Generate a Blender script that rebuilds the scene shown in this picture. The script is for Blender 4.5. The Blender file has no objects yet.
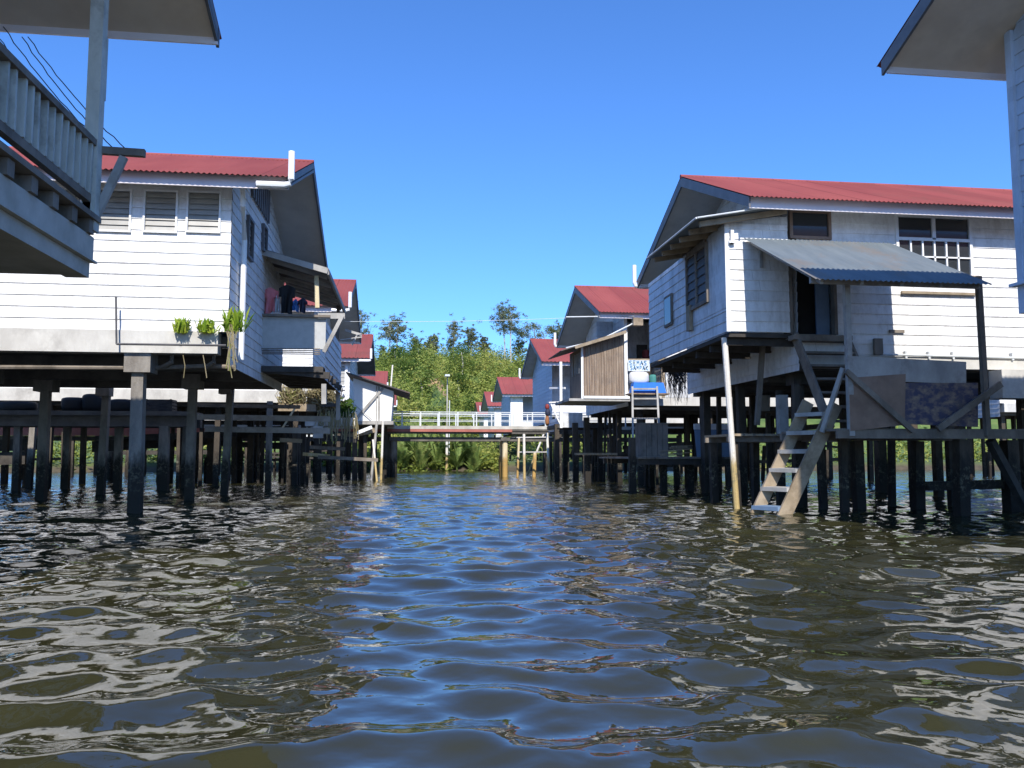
import bpy, math, random
import numpy as np
from mathutils import Vector, Matrix

random.seed(11)
R = math.radians
S = bpy.context.scene
COL = S.collection

# ------------------------------------------------------------------ camera numbers
F, CX, HOR = 820.0, 512.0, 455.0          # focal length in pixels, image centre, horizon row
CAMZ = 1.0
PSI = R(7.3)
PITCH = math.atan((HOR - 384.0) / F)
SI, CO = math.sin(PSI), math.cos(PSI)

def ray(px, py):
    """world direction through a picture point, per metre of level forward distance"""
    # camera-space direction, then undo the small upward pitch
    cx = (px - CX) / F; cy = (384.0 - py) / F; cz = 1.0
    f = cz * math.cos(PITCH) - cy * math.sin(PITCH)
    u = cz * math.sin(PITCH) + cy * math.cos(PITCH)
    return Vector((cx * CO + f * SI, f * CO - cx * SI, u))

def PY(px, py, Y):
    r = ray(px, py); k = Y / r.y
    return Vector((r.x * k, Y, CAMZ + r.z * k))
def PX(px, py, X):
    r = ray(px, py); k = X / r.x
    return Vector((X, r.y * k, CAMZ + r.z * k))
def PZ(px, py, Z=0.0):
    r = ray(px, py); k = (Z - CAMZ) / r.z
    return Vector((r.x * k, r.y * k, Z))

# ------------------------------------------------------------------ materials
def new_mat(name):
    m = bpy.data.materials.new(name); m.use_nodes = True
    nt = m.node_tree
    b = nt.nodes['Principled BSDF']
    return m, nt, b
def ramp(nt, stops, src):
    r = nt.nodes.new('ShaderNodeValToRGB')
    while len(r.color_ramp.elements) > 1: r.color_ramp.elements.remove(r.color_ramp.elements[-1])
    r.color_ramp.elements[0].position = stops[0][0]; r.color_ramp.elements[0].color = (*stops[0][1], 1)
    for p, c in stops[1:]:
        e = r.color_ramp.elements.new(p); e.color = (*c, 1)
    nt.links.new(src, r.inputs[0])
    return r.outputs[0]
def noise(nt, scale, detail=4, rough=.6, vec=None, stretch=None):
    n = nt.nodes.new('ShaderNodeTexNoise'); n.inputs['Scale'].default_value = scale
    n.inputs['Detail'].default_value = detail; n.inputs['Roughness'].default_value = rough
    if vec is None:
        g = nt.nodes.new('ShaderNodeNewGeometry'); vec = g.outputs['Position']
    if stretch:
        mp = nt.nodes.new('ShaderNodeMapping'); mp.inputs['Scale'].default_value = stretch
        nt.links.new(vec, mp.inputs[0]); vec = mp.outputs[0]
    nt.links.new(vec, n.inputs['Vector'])
    return n.outputs['Fac']
def mixc(nt, a, b, fac, mode='MIX'):
    m = nt.nodes.new('ShaderNodeMix'); m.data_type = 'RGBA'; m.blend_type = mode
    for sock, v in ((m.inputs[6], a), (m.inputs[7], b), (m.inputs[0], fac)):
        if isinstance(v, tuple): sock.default_value = (*v, 1)
        elif isinstance(v, (int, float)): sock.default_value = v
        else: nt.links.new(v, sock)
    return m.outputs[2]
def math_n(nt, op, a, b=None, clamp=False):
    m = nt.nodes.new('ShaderNodeMath'); m.operation = op; m.use_clamp = clamp
    for i, v in enumerate((a, b)):
        if v is None: continue
        if isinstance(v, (int, float)): m.inputs[i].default_value = v
        else: nt.links.new(v, m.inputs[i])
    return m.outputs[0]
def bump(nt, b, h, strength=.3, dist=.01):
    n = nt.nodes.new('ShaderNodeBump'); n.inputs['Strength'].default_value = strength
    n.inputs['Distance'].default_value = dist
    nt.links.new(h, n.inputs['Height']); nt.links.new(n.outputs[0], b.inputs['Normal'])

def mottled(name, c1, c2, scale=3, rough=.7, stretch=None, lo=.35, hi=.65, c3=None, bmp=.25, metal=0):
    m, nt, b = new_mat(name)
    n = noise(nt, scale, 6, .65, stretch=stretch)
    st = [(lo, c1), (hi, c2)]
    c = ramp(nt, st, n)
    if c3:
        n2 = noise(nt, scale * .31, 5, .7)
        c = mixc(nt, c, c3, math_n(nt, 'MULTIPLY', math_n(nt, 'SUBTRACT', n2, .52, True), 5.0, True))
    nt.links.new(c, b.inputs['Base Color'])
    b.inputs['Roughness'].default_value = rough; b.inputs['Metallic'].default_value = metal
    if bmp: bump(nt, b, noise(nt, scale * 6, 5, .7, stretch=stretch), bmp, .01)
    return m

def siding_mat(name, base, dirt, amount=.5, rough=.55):
    """painted lap boards: board to board tone, butt joints, grime streaks running down"""
    m, nt, b = new_mat(name)
    g = nt.nodes.new('ShaderNodeNewGeometry')
    sp = nt.nodes.new('ShaderNodeSeparateXYZ'); nt.links.new(g.outputs['Position'], sp.inputs[0])
    u = math_n(nt, 'ADD', sp.outputs[0], sp.outputs[1])
    row = math_n(nt, 'FLOOR', math_n(nt, 'DIVIDE', sp.outputs[2], BOARD))
    wn = nt.nodes.new('ShaderNodeTexWhiteNoise'); wn.noise_dimensions = '1D'
    nt.links.new(row, wn.inputs['W'])
    cell = math_n(nt, 'ADD', math_n(nt, 'DIVIDE', u, 3.1), wn.outputs['Value'])
    fr = math_n(nt, 'FRACT', cell)
    joint = math_n(nt, 'LESS_THAN', fr, .0024)
    wn2 = nt.nodes.new('ShaderNodeTexWhiteNoise'); wn2.noise_dimensions = '2D'
    cb = nt.nodes.new('ShaderNodeCombineXYZ')
    nt.links.new(row, cb.inputs[0]); nt.links.new(math_n(nt, 'FLOOR', cell), cb.inputs[1])
    nt.links.new(cb.outputs[0], wn2.inputs['Vector'])
    tone = math_n(nt, 'ADD', math_n(nt, 'MULTIPLY', wn2.outputs['Value'], .12), .90)
    st = noise(nt, 1.0, 5, .7, stretch=(2.6, 2.6, .35))
    st2 = noise(nt, 7.0, 5, .75, stretch=(1, 1, .6))
    d = math_n(nt, 'MULTIPLY', math_n(nt, 'SUBTRACT', math_n(nt, 'MULTIPLY', math_n(nt, 'ADD', st, st2), .5), .46, True), 5 * amount, True)
    c = mixc(nt, base, dirt, d)
    cc = nt.nodes.new('ShaderNodeCombineColor')
    for i in range(3): nt.links.new(tone, cc.inputs[i])
    c = mixc(nt, c, cc.outputs[0], 1.0, 'MULTIPLY')
    c = mixc(nt, c, (.16, .15, .14), math_n(nt, 'MULTIPLY', joint, .55))
    nt.links.new(c, b.inputs['Base Color']); b.inputs['Roughness'].default_value = rough
    bump(nt, b, st2, .12, .01)
    return m

def pile_mat(name, dry1, dry2, wet):
    """post standing in tidal water: weed-dark up to the tide line, paler above"""
    m, nt, b = new_mat(name)
    g = nt.nodes.new('ShaderNodeNewGeometry')
    sp = nt.nodes.new('ShaderNodeSeparateXYZ'); nt.links.new(g.outputs['Position'], sp.inputs[0])
    n = noise(nt, 5, 6, .7, stretch=(1, 1, .35))
    n2 = noise(nt, 14, 5, .7)
    c = ramp(nt, [(.35, dry1), (.65, dry2)], n)
    h = math_n(nt, 'ADD', sp.outputs[2], math_n(nt, 'MULTIPLY', math_n(nt, 'SUBTRACT', n, .5), 1.1))
    tide = math_n(nt, 'SUBTRACT', 1.0, math_n(nt, 'MULTIPLY', math_n(nt, 'SUBTRACT', h, .75), 3.0, True), True)
    c = mixc(nt, c, wet, tide)
    band = math_n(nt, 'SUBTRACT', 1.0, math_n(nt, 'MULTIPLY', math_n(nt, 'ABSOLUTE', math_n(nt, 'SUBTRACT', h, .62)), 3.6), True)
    spk = math_n(nt, 'MULTIPLY', math_n(nt, 'MULTIPLY', math_n(nt, 'SUBTRACT', n2, .5, True), 7, True), band)
    c = mixc(nt, c, (.17, .16, .11), math_n(nt, 'MULTIPLY', spk, .8))
    nt.links.new(c, b.inputs['Base Color']); b.inputs['Roughness'].default_value = .8
    bump(nt, b, n2, .5, .02)
    return m

BOARD = .192
M = {}
def materials():
    M['siding'] = siding_mat('white_painted_boards', (.80, .79, .77), (.40, .36, .31), .62)
    M['siding_worn'] = siding_mat('worn_white_boards', (.66, .67, .68), (.30, .29, .27), .8)
    M['siding_shade'] = siding_mat('shade_tinted_boards', (.55, .62, .72), (.34, .37, .42), .5)  # white boards with the blue-grey of shade put into the colour
    M['trim'] = mottled('white_trim', (.74, .73, .72), (.80, .80, .78), 2, .5, bmp=.05)
    M['fascia'] = mottled('pinkish_fascia', (.70, .64, .66), (.78, .73, .74), 1.5, .5, bmp=.05)
    M['red'] = mottled('maroon_sheet', (.25, .060, .056), (.31, .080, .070), .9, .75, stretch=(1, .3, .3), c3=(.22, .075, .062), bmp=.03)
    nt = M['red'].node_tree; b = nt.nodes['Principled BSDF']; src = b.inputs['Base Color'].links[0].from_socket
    g = nt.nodes.new('ShaderNodeNewGeometry'); sp = nt.nodes.new('ShaderNodeSeparateXYZ'); nt.links.new(g.outputs['Position'], sp.inputs[0])
    sx = math_n(nt, 'DIVIDE', sp.outputs[0], .82)
    wn = nt.nodes.new('ShaderNodeTexWhiteNoise'); wn.noise_dimensions = '1D'; nt.links.new(math_n(nt, 'FLOOR', sx), wn.inputs['W'])
    tone = math_n(nt, 'ADD', math_n(nt, 'MULTIPLY', wn.outputs['Value'], .22), .86)
    tone = math_n(nt, 'MULTIPLY', tone, math_n(nt, 'SUBTRACT', 1.0, math_n(nt, 'MULTIPLY', math_n(nt, 'LESS_THAN', math_n(nt, 'FRACT', sx), .03), .3)))
    cc = nt.nodes.new('ShaderNodeCombineColor')
    for i in range(3): nt.links.new(tone, cc.inputs[i])
    c = mixc(nt, src, cc.outputs[0], 1.0, 'MULTIPLY')
    rs = noise(nt, 1.6, 6, .75, stretch=(3.5, .5, .5))
    c = mixc(nt, c, (.16, .085, .06), math_n(nt, 'MULTIPLY', math_n(nt, 'SUBTRACT', rs, .60, True), 5, True))
    nt.links.new(c, b.inputs['Base Color'])
    M['red'].node_tree.nodes['Principled BSDF'].inputs['Specular IOR Level'].default_value = .2
    M['soffit'] = mottled('grey_soffit', (.52, .50, .46), (.60, .57, .52), 2.5, .8, c3=(.44, .41, .37), bmp=.1)
    M['soffit_tan'] = mottled('tan_soffit', (.66, .54, .42), (.74, .62, .49), 1.6, .85, c3=(.56, .45, .35), bmp=.1)
    M['barge'] = mottled('slate_barge', (.11, .11, .12), (.16, .16, .17), 3, .6, bmp=.05)
    M['galv'] = mottled('galvanised_sheet', (.125, .15, .165), (.18, .205, .215), 3.0, .6, stretch=(2.2, .35, .35), lo=.3, hi=.7, c3=(.19, .155, .125), bmp=.05)
    M['blue_sheet'] = mottled('blue_sheet', (.022, .06, .16), (.035, .085, .21), 3, .5, bmp=.03)
    M['dark_sheet'] = mottled('rusty_dark_sheet', (.05, .045, .045), (.10, .085, .08), 4, .75, c3=(.14, .08, .05))
    M['wood'] = mottled('weathered_timber', (.14, .115, .09), (.25, .21, .17), 4, .85, stretch=(.8, .8, .35), c3=(.085, .07, .055), bmp=.4)
    M['wood_grey'] = mottled('silvered_timber', (.28, .27, .25), (.42, .40, .37), 4, .85, stretch=(.6, .6, .5), c3=(.18, .16, .14), bmp=.4)
    M['wood_pale'] = mottled('pale_timber', (.22, .165, .10), (.37, .29, .20), 5, .8, stretch=(.6, .6, .5), c3=(.14, .10, .06), bmp=.3)
    M['wood_dark'] = mottled('dark_timber', (.035, .03, .026), (.075, .065, .055), 4, .85, bmp=.4)
    M['rail_paint'] = mottled('faded_bluegrey_paint', (.42, .43, .38), (.56, .56, .50), 5, .7, stretch=(1, 1, .4), c3=(.2, .18, .15), bmp=.3)
    M['plank'] = mottled('brown_planks', (.17, .115, .075), (.31, .235, .17), 9, .85, stretch=(1.6, 1.6, .12), c3=(.17, .13, .10), bmp=.4)
    M['ply'] = mottled('brown_plywood', (.19, .125, .09), (.27, .185, .135), 3, .85, c3=(.20, .15, .13), bmp=.1)
    M['ply_blue'] = mottled('peeling_blue_paint', (.06, .055, .095), (.27, .20, .14), 7, .85, stretch=(.9, 1, 1.3), lo=.44, hi=.66, c3=(.11, .09, .085), bmp=.2)
    M['concrete'] = mottled('concrete', (.46, .44, .40), (.60, .58, .53), 3, .85, stretch=(1, 1, .5), c3=(.33, .31, .28), bmp=.3)
    M['concrete_md'] = mottled('grey_edge_concrete', (.40, .375, .32), (.54, .51, .45), 2.4, .9, c3=(.27, .25, .21), bmp=.3)
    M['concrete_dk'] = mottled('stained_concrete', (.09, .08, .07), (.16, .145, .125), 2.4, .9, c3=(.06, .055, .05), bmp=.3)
    M['pile'] = pile_mat('concrete_pile', (.16, .14, .118), (.27, .245, .21), (.020, .016, .010))
    M['post'] = pile_mat('timber_post', (.042, .032, .022), (.078, .060, .043), (.014, .010, .006))
    M['bamboo'] = pile_mat('yellow_pole', (.55, .45, .27), (.68, .58, .38), (.42, .26, .08))
    M['pale_pole'] = pile_mat('pale_pole', (.62, .58, .52), (.72, .68, .62), (.45, .33, .14))
    M['plastic'] = mottled('white_plastic', (.78, .78, .77), (.83, .83, .82), 2, .35, bmp=0)
    M['steel'] = mottled('galvanised_rail', (.55, .57, .57), (.66, .68, .67), 4, .45, bmp=.05)
    M['orange'] = mottled('red_orange_edge', (.30, .085, .06), (.40, .13, .09), 2, .6, bmp=.05)
    M['iron'] = mottled('dark_iron', (.05, .05, .055), (.09, .085, .085), 6, .6, bmp=.1)
    M['dark_louvre'] = mottled('dirty_dark_louvre', (.03, .03, .03), (.06, .058, .055), 6, .6, bmp=0)
    M['black'] = mottled('interior_shade_black', (.010, .010, .011), (.02, .02, .02), 3, .9, bmp=0)  # near-black for the shade painted behind the door
    M['wire'] = mottled('cable', (.02, .02, .025), (.035, .035, .04), 6, .6, bmp=0)
    m, nt, b = new_mat('window_glass')
    b.inputs['Base Color'].default_value = (.03, .035, .04, 1); b.inputs['Roughness'].default_value = .08
    M['glass'] = m
    m, nt, b = new_mat('louvre_glass')
    nt.links.new(ramp(nt, [(.3, (.25, .24, .215)), (.7, (.35, .335, .30))], noise(nt, 3, 3)), b.inputs['Base Color'])
    b.inputs['Roughness'].default_value = .35
    M['louvre'] = m
    def leaf(name, cols, trans=.35, rough=.55, scale=.25):
        m, nt, b = new_mat(name)
        g = nt.nodes.new('ShaderNodeNewGeometry')
        n = noise(nt, scale, 4, .6)
        f = math_n(nt, 'ADD', math_n(nt, 'MULTIPLY', g.outputs['Random Per Island'], .45), math_n(nt, 'MULTIPLY', math_n(nt, 'SUBTRACT', n, .33), 1.9), True)
        c = ramp(nt, cols, f)
        nt.links.new(c, b.inputs['Base Color']); b.inputs['Roughness'].default_value = rough
        b.inputs['Specular IOR Level'].default_value = .25
        t = nt.nodes.new('ShaderNodeBsdfTranslucent'); nt.links.new(c, t.inputs[0])
        mx = nt.nodes.new('ShaderNodeMixShader'); mx.inputs[0].default_value = trans
        nt.links.new(b.outputs[0], mx.inputs[1]); nt.links.new(t.outputs[0], mx.inputs[2])
        nt.links.new(mx.outputs[0], nt.nodes['Material Output'].inputs[0])
        return m
    M['scrub'] = leaf('scrub_leaves', [(.05, (.06, .10, .022)), (.3, (.15, .205, .04)), (.6, (.28, .33, .065)), (.95, (.42, .40, .11))], scale=.11)
    M['bush'] = leaf('bush_leaves', [(.1, (.03, .065, .013)), (.5, (.075, .135, .022)), (.9, (.16, .21, .04))], scale=.3)
    M['gum'] = leaf('gum_leaves', [(.1, (.085, .11, .06)), (.5, (.16, .19, .10)), (.9, (.27, .28, .15))], scale=.3)
    M['nipa'] = leaf('palm_leaflets', [(.1, (.10, .16, .04)), (.5, (.20, .28, .07)), (.85, (.32, .35, .11)), (1, (.38, .31, .14))], scale=.4)
    M['pot_leaf'] = leaf('bright_leaves', [(.1, (.13, .24, .02)), (.5, (.24, .36, .03)), (.9, (.42, .48, .06))], scale=3)
    M['dry'] = leaf('dry_stems', [(.1, (.20, .18, .07)), (.4, (.36, .30, .16)), (.7, (.50, .42, .27)), (.95, (.34, .36, .10))], scale=1.2)
    M['bark'] = mottled('pale_bark', (.34, .31, .27), (.50, .47, .42), 2, .85, c3=(.2, .17, .14), bmp=.2)
    M['earth'] = None
    for nm, c in (('cloth_pink', (.72, .22, .24)), ('cloth_white', (.62, .60, .62)), ('cloth_black', (.012, .012, .014)), ('cloth_blue', (.08, .22, .55)),
                  ('cloth_red', (.24, .035, .03)), ('cloth_navy', (.025, .03, .06)), ('cloth_rust', (.30, .12, .045)),
                  ('basin_blue', (.015, .16, .62)), ('sack', (.66, .65, .64)), ('sign_white', (.60, .66, .70)), ('ink', (.10, .25, .42)),
                  ('teal', (.05, .22, .18)), ('panel_pale', (.48, .48, .46)), ('panel_blue', (.16, .24, .36)), ('rubber', (.014, .014, .014)), ('terracotta', (.25, .10, .06))):
        M[nm] = mottled(nm, tuple(x * .85 for x in c), c, 8, .75, bmp=.15)
materials()

# ------------------------------------------------------------------ mesh building
ORG = {}
class MB:
    def __init__(s): s.v = []; s.f = []
    def add(s, vs, fs):
        n = len(s.v); s.v += [tuple(p) for p in vs]; s.f += [tuple(i + n for i in f) for f in fs]; return s
    def box(s, a, b):
        x0, x1 = sorted((a[0], b[0])); y0, y1 = sorted((a[1], b[1])); z0, z1 = sorted((a[2], b[2]))
        return s.add([(x0,y0,z0),(x1,y0,z0),(x1,y1,z0),(x0,y1,z0),(x0,y0,z1),(x1,y0,z1),(x1,y1,z1),(x0,y1,z1)],
                     [(3,2,1,0),(4,5,6,7),(0,1,5,4),(1,2,6,5),(2,3,7,6),(3,0,4,7)])
    def bar(s, p, q, w, d=None, up=(0,0,1), taper=1.0):
        p, q = Vector(p), Vector(q); d = d or w
        t = (q - p).normalized(); up = Vector(up)
        if abs(t.dot(up)) > .97: up = Vector((0, 1, 0))
        a = t.cross(up).normalized(); b = a.cross(t).normalized()
        vs = []
        for c, k in ((p, 1.0), (q, taper)):
            for i, j in ((-1,-1),(1,-1),(1,1),(-1,1)): vs.append(c + a * (i * w * k / 2) + b * (j * d * k / 2))
        return s.add(vs, [(3,2,1,0),(4,5,6,7),(0,1,5,4),(1,2,6,5),(2,3,7,6),(3,0,4,7)])
    def path(s, pts, rad, n=7, cap=True):
        pts = [Vector(p) for p in pts]
        if not hasattr(rad, '__len__'): rad = [rad] * len(pts)
        base = len(s.v)
        for i, p in enumerate(pts):
            t = (pts[min(i+1, len(pts)-1)] - pts[max(i-1, 0)]).normalized()
            up = Vector((0,0,1)) if abs(t.z) < .9 else Vector((1,0,0))
            a = t.cross(up).normalized(); b = a.cross(t)
            for k in range(n):
                an = 2 * math.pi * k / n
                s.v.append(tuple(p + (a * math.cos(an) + b * math.sin(an)) * rad[i]))
        for i in range(len(pts) - 1):
            for k in range(n):
                s.f.append((base+i*n+k, base+i*n+(k+1)%n, base+(i+1)*n+(k+1)%n, base+(i+1)*n+k))
        if cap:
            s.f.append(tuple(base+k for k in range(n))[::-1]); s.f.append(tuple(base+(len(pts)-1)*n+k for k in range(n)))
        return s
    def tube(s, p, q, r, n=8, r2=None): return s.path([p, q], [r, r2 or r], n)
    def quad(s, *p): return s.add(p, [tuple(range(len(p)))])
    def slab(s, poly, off):
        """a polygon given a thickness along vector off"""
        n = len(poly); off = Vector(off); a = [Vector(p) for p in poly]
        fs = [tuple(range(n))[::-1], tuple(range(n, 2*n))] + [(i, (i+1) % n, n+(i+1) % n, n+i) for i in range(n)]
        return s.add(a + [p + off for p in a], fs)
    def lathe(s, c, prof, n=16):
        base = len(s.v); c = Vector(c)
        for r, z in prof:
            for k in range(n):
                an = 2*math.pi*k/n; s.v.append((c.x+r*math.cos(an), c.y+r*math.sin(an), c.z+z))
        for i in range(len(prof)-1):
            for k in range(n): s.f.append((base+i*n+k, base+i*n+(k+1)%n, base+(i+1)*n+(k+1)%n, base+(i+1)*n+k))
        return s
    def corr(s, x0, x1, lo, hi, pitch=.09, amp=.013, th=.004):
        """corrugated sheet; ridges run from lo=(y,z) to hi=(y,z)"""
        n = max(4, int(round((x1-x0)/pitch))*4); base = len(s.v)
        d = Vector((0, hi[0]-lo[0], hi[1]-lo[1])).normalized(); nrm = Vector((0, -d.z, d.y))
        if nrm.z < 0: nrm = -nrm
        for i in range(n+1):
            x = x0+(x1-x0)*i/n; a = amp*math.sin(i*math.pi/2)
            for (y, z) in (lo, hi):
                p = Vector((x, y, z)) + nrm*a
                s.v.append(tuple(p)); s.v.append(tuple(p - nrm*th))
        for i in range(n):
            k = base+4*i
            s.f += [(k, k+4, k+6, k+2), (k+1, k+3, k+7, k+5), (k, k+1, k+5, k+4), (k+2, k+6, k+7, k+3)]
        s.f += [(base, base+2, base+3, base+1), (base+4*n, base+4*n+1, base+4*n+3, base+4*n+2)]
        return s
    def leaves(s, c, rad, n, size, rnd, shell=.55, flat=.0):
        """leaf blades scattered through an uneven crown volume"""
        c = Vector(c)
        for _ in range(n):
            d = Vector((rnd.gauss(0,1), rnd.gauss(0,1), rnd.gauss(0,1))).normalized()
            k = shell + (1-shell)*rnd.random()
            p = c + Vector((d.x*rad[0], d.y*rad[1], d.z*rad[2]))*k
            a = Vector((rnd.gauss(0,1), rnd.gauss(0,1), rnd.gauss(0,.6))).normalized()
            b = a.cross(Vector((rnd.gauss(0,1), rnd.gauss(0,1), rnd.gauss(0,1)))).normalized()
            l = size*(.6+.8*rnd.random()); w = l*.45
            s.add([p-a*l*.5, p+b*w*.5, p+a*l*.5, p-b*w*.5], [(0,1,2,3)])
        return s
    def build(s, name, mat, parent=None, smooth=False):
        if parent is None:
            v = np.array(s.v); o0 = Vector(((v[:,0].min()+v[:,0].max())/2, (v[:,1].min()+v[:,1].max())/2, v[:,2].min()))
        else: o0 = ORG[parent.name]
        me = bpy.data.meshes.new(name)
        me.from_pydata([(p[0]-o0.x, p[1]-o0.y, p[2]-o0.z) for p in s.v], [], s.f)
        me.materials.append(M[mat] if isinstance(mat, str) else mat)
        if smooth: me.polygons.foreach_set('use_smooth', [True]*len(me.polygons))
        o = bpy.data.objects.new(name, me); COL.objects.link(o)
        if parent is None: o.location = o0
        else: o.parent = parent
        ORG[o.name] = o0
        return o

def tag(o, label=None, cat=None, group=None, kind=None):
    if label: o['label'] = label
    if cat: o['category'] = cat
    if group: o['group'] = group
    if kind: o['kind'] = kind
    return o
def thing(name, label, cat, loc, group=None):
    o = bpy.data.objects.new(name, None); COL.objects.link(o); o.location = loc
    o.empty_display_size = .2
    ORG[o.name] = Vector(loc); return tag(o, label, cat, group)

# ------------------------------------------------------------------ lap-board wall
def boards(mb, o, ud, nd, u0, u1, z0, z1, holes=(), lim=None, lap=.015, pitch=None):
    """lap boards on the plane through o with level direction ud, outward normal nd, between heights z0 and z1.
    holes: (u0,u1,z0,z1) left open; lim(z) -> (u0,u1) trims rows (gables)."""
    pitch = pitch or BOARD
    o = Vector(o); ud = Vector(ud); nd = Vector(nd)
    cuts = sorted({z0, z1, *[h[2] for h in holes if z0 < h[2] < z1], *[h[3] for h in holes if z0 < h[3] < z1]})
    k0 = math.floor(z0 / pitch); rows = set(cuts)
    z = (k0 + 1) * pitch
    while z < z1 - 1e-6: rows.add(round(z, 6)); z += pitch
    zs = sorted(rows); zz = [zs[0]]
    for z in zs[1:]:
        if z - zz[-1] > 1e-4: zz.append(z)
    def P(u, z, out): q = o + ud*u + nd*out; return Vector((q.x, q.y, z))
    for za, zb in zip(zz, zz[1:]):
        ph = lambda t: lap * (1 - ((t / pitch) - math.floor((za+1e-5) / pitch)))
        pa, pb = ph(za), max(0, ph(zb))
        segs = [(u0, u1)]
        for h in holes:
            if h[2] < zb - 1e-5 and h[3] > za + 1e-5:
                ns = []
                for a, b in segs:
                    if h[1] <= a or h[0] >= b: ns.append((a, b)); continue
                    if h[0] > a: ns.append((a, h[0]))
                    if h[1] < b: ns.append((h[1], b))
                segs = ns
        for a, b in segs:
            a0, b0, a1, b1 = a, b, a, b
            if lim:
                l0, l1 = lim(za), lim(zb)
                a0, b0, a1, b1 = max(a, l0[0]), min(b, l0[1]), max(a, l1[0]), min(b, l1[1])
                if b0 - a0 < .01: continue
                if b1 < a1: a1 = b1 = (a1+b1)/2
            mb.add([P(a0,za,pa), P(b0,za,pa), P(b1,zb,pb), P(a1,zb,pb)], [(0,1,2,3)])
            mb.add([P(a0,za,0), P(b0,za,0), P(b0,za,pa), P(a0,za,pa)], [(0,1,2,3)])
    return mb

def pile(parent, x, y, top, w=.28, cap=None, mat='pile', lean=(0,0), rnd=random, name='pile'):
    mb = MB(); w *= rnd.uniform(.92, 1.06)
    mb.bar((x, y, -.7), (x+lean[0]+rnd.gauss(0, .03), y+lean[1]+rnd.gauss(0, .03), top), w, w, up=(0,1,0), taper=rnd.uniform(.86, 1.0))
    if cap: mb.box((x+lean[0]-cap/2, y+lean[1]-cap/2, top-cap*.75), (x+lean[0]+cap/2, y+lean[1]+cap/2, top+.02))
    return mb.build(name, mat, parent)

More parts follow.
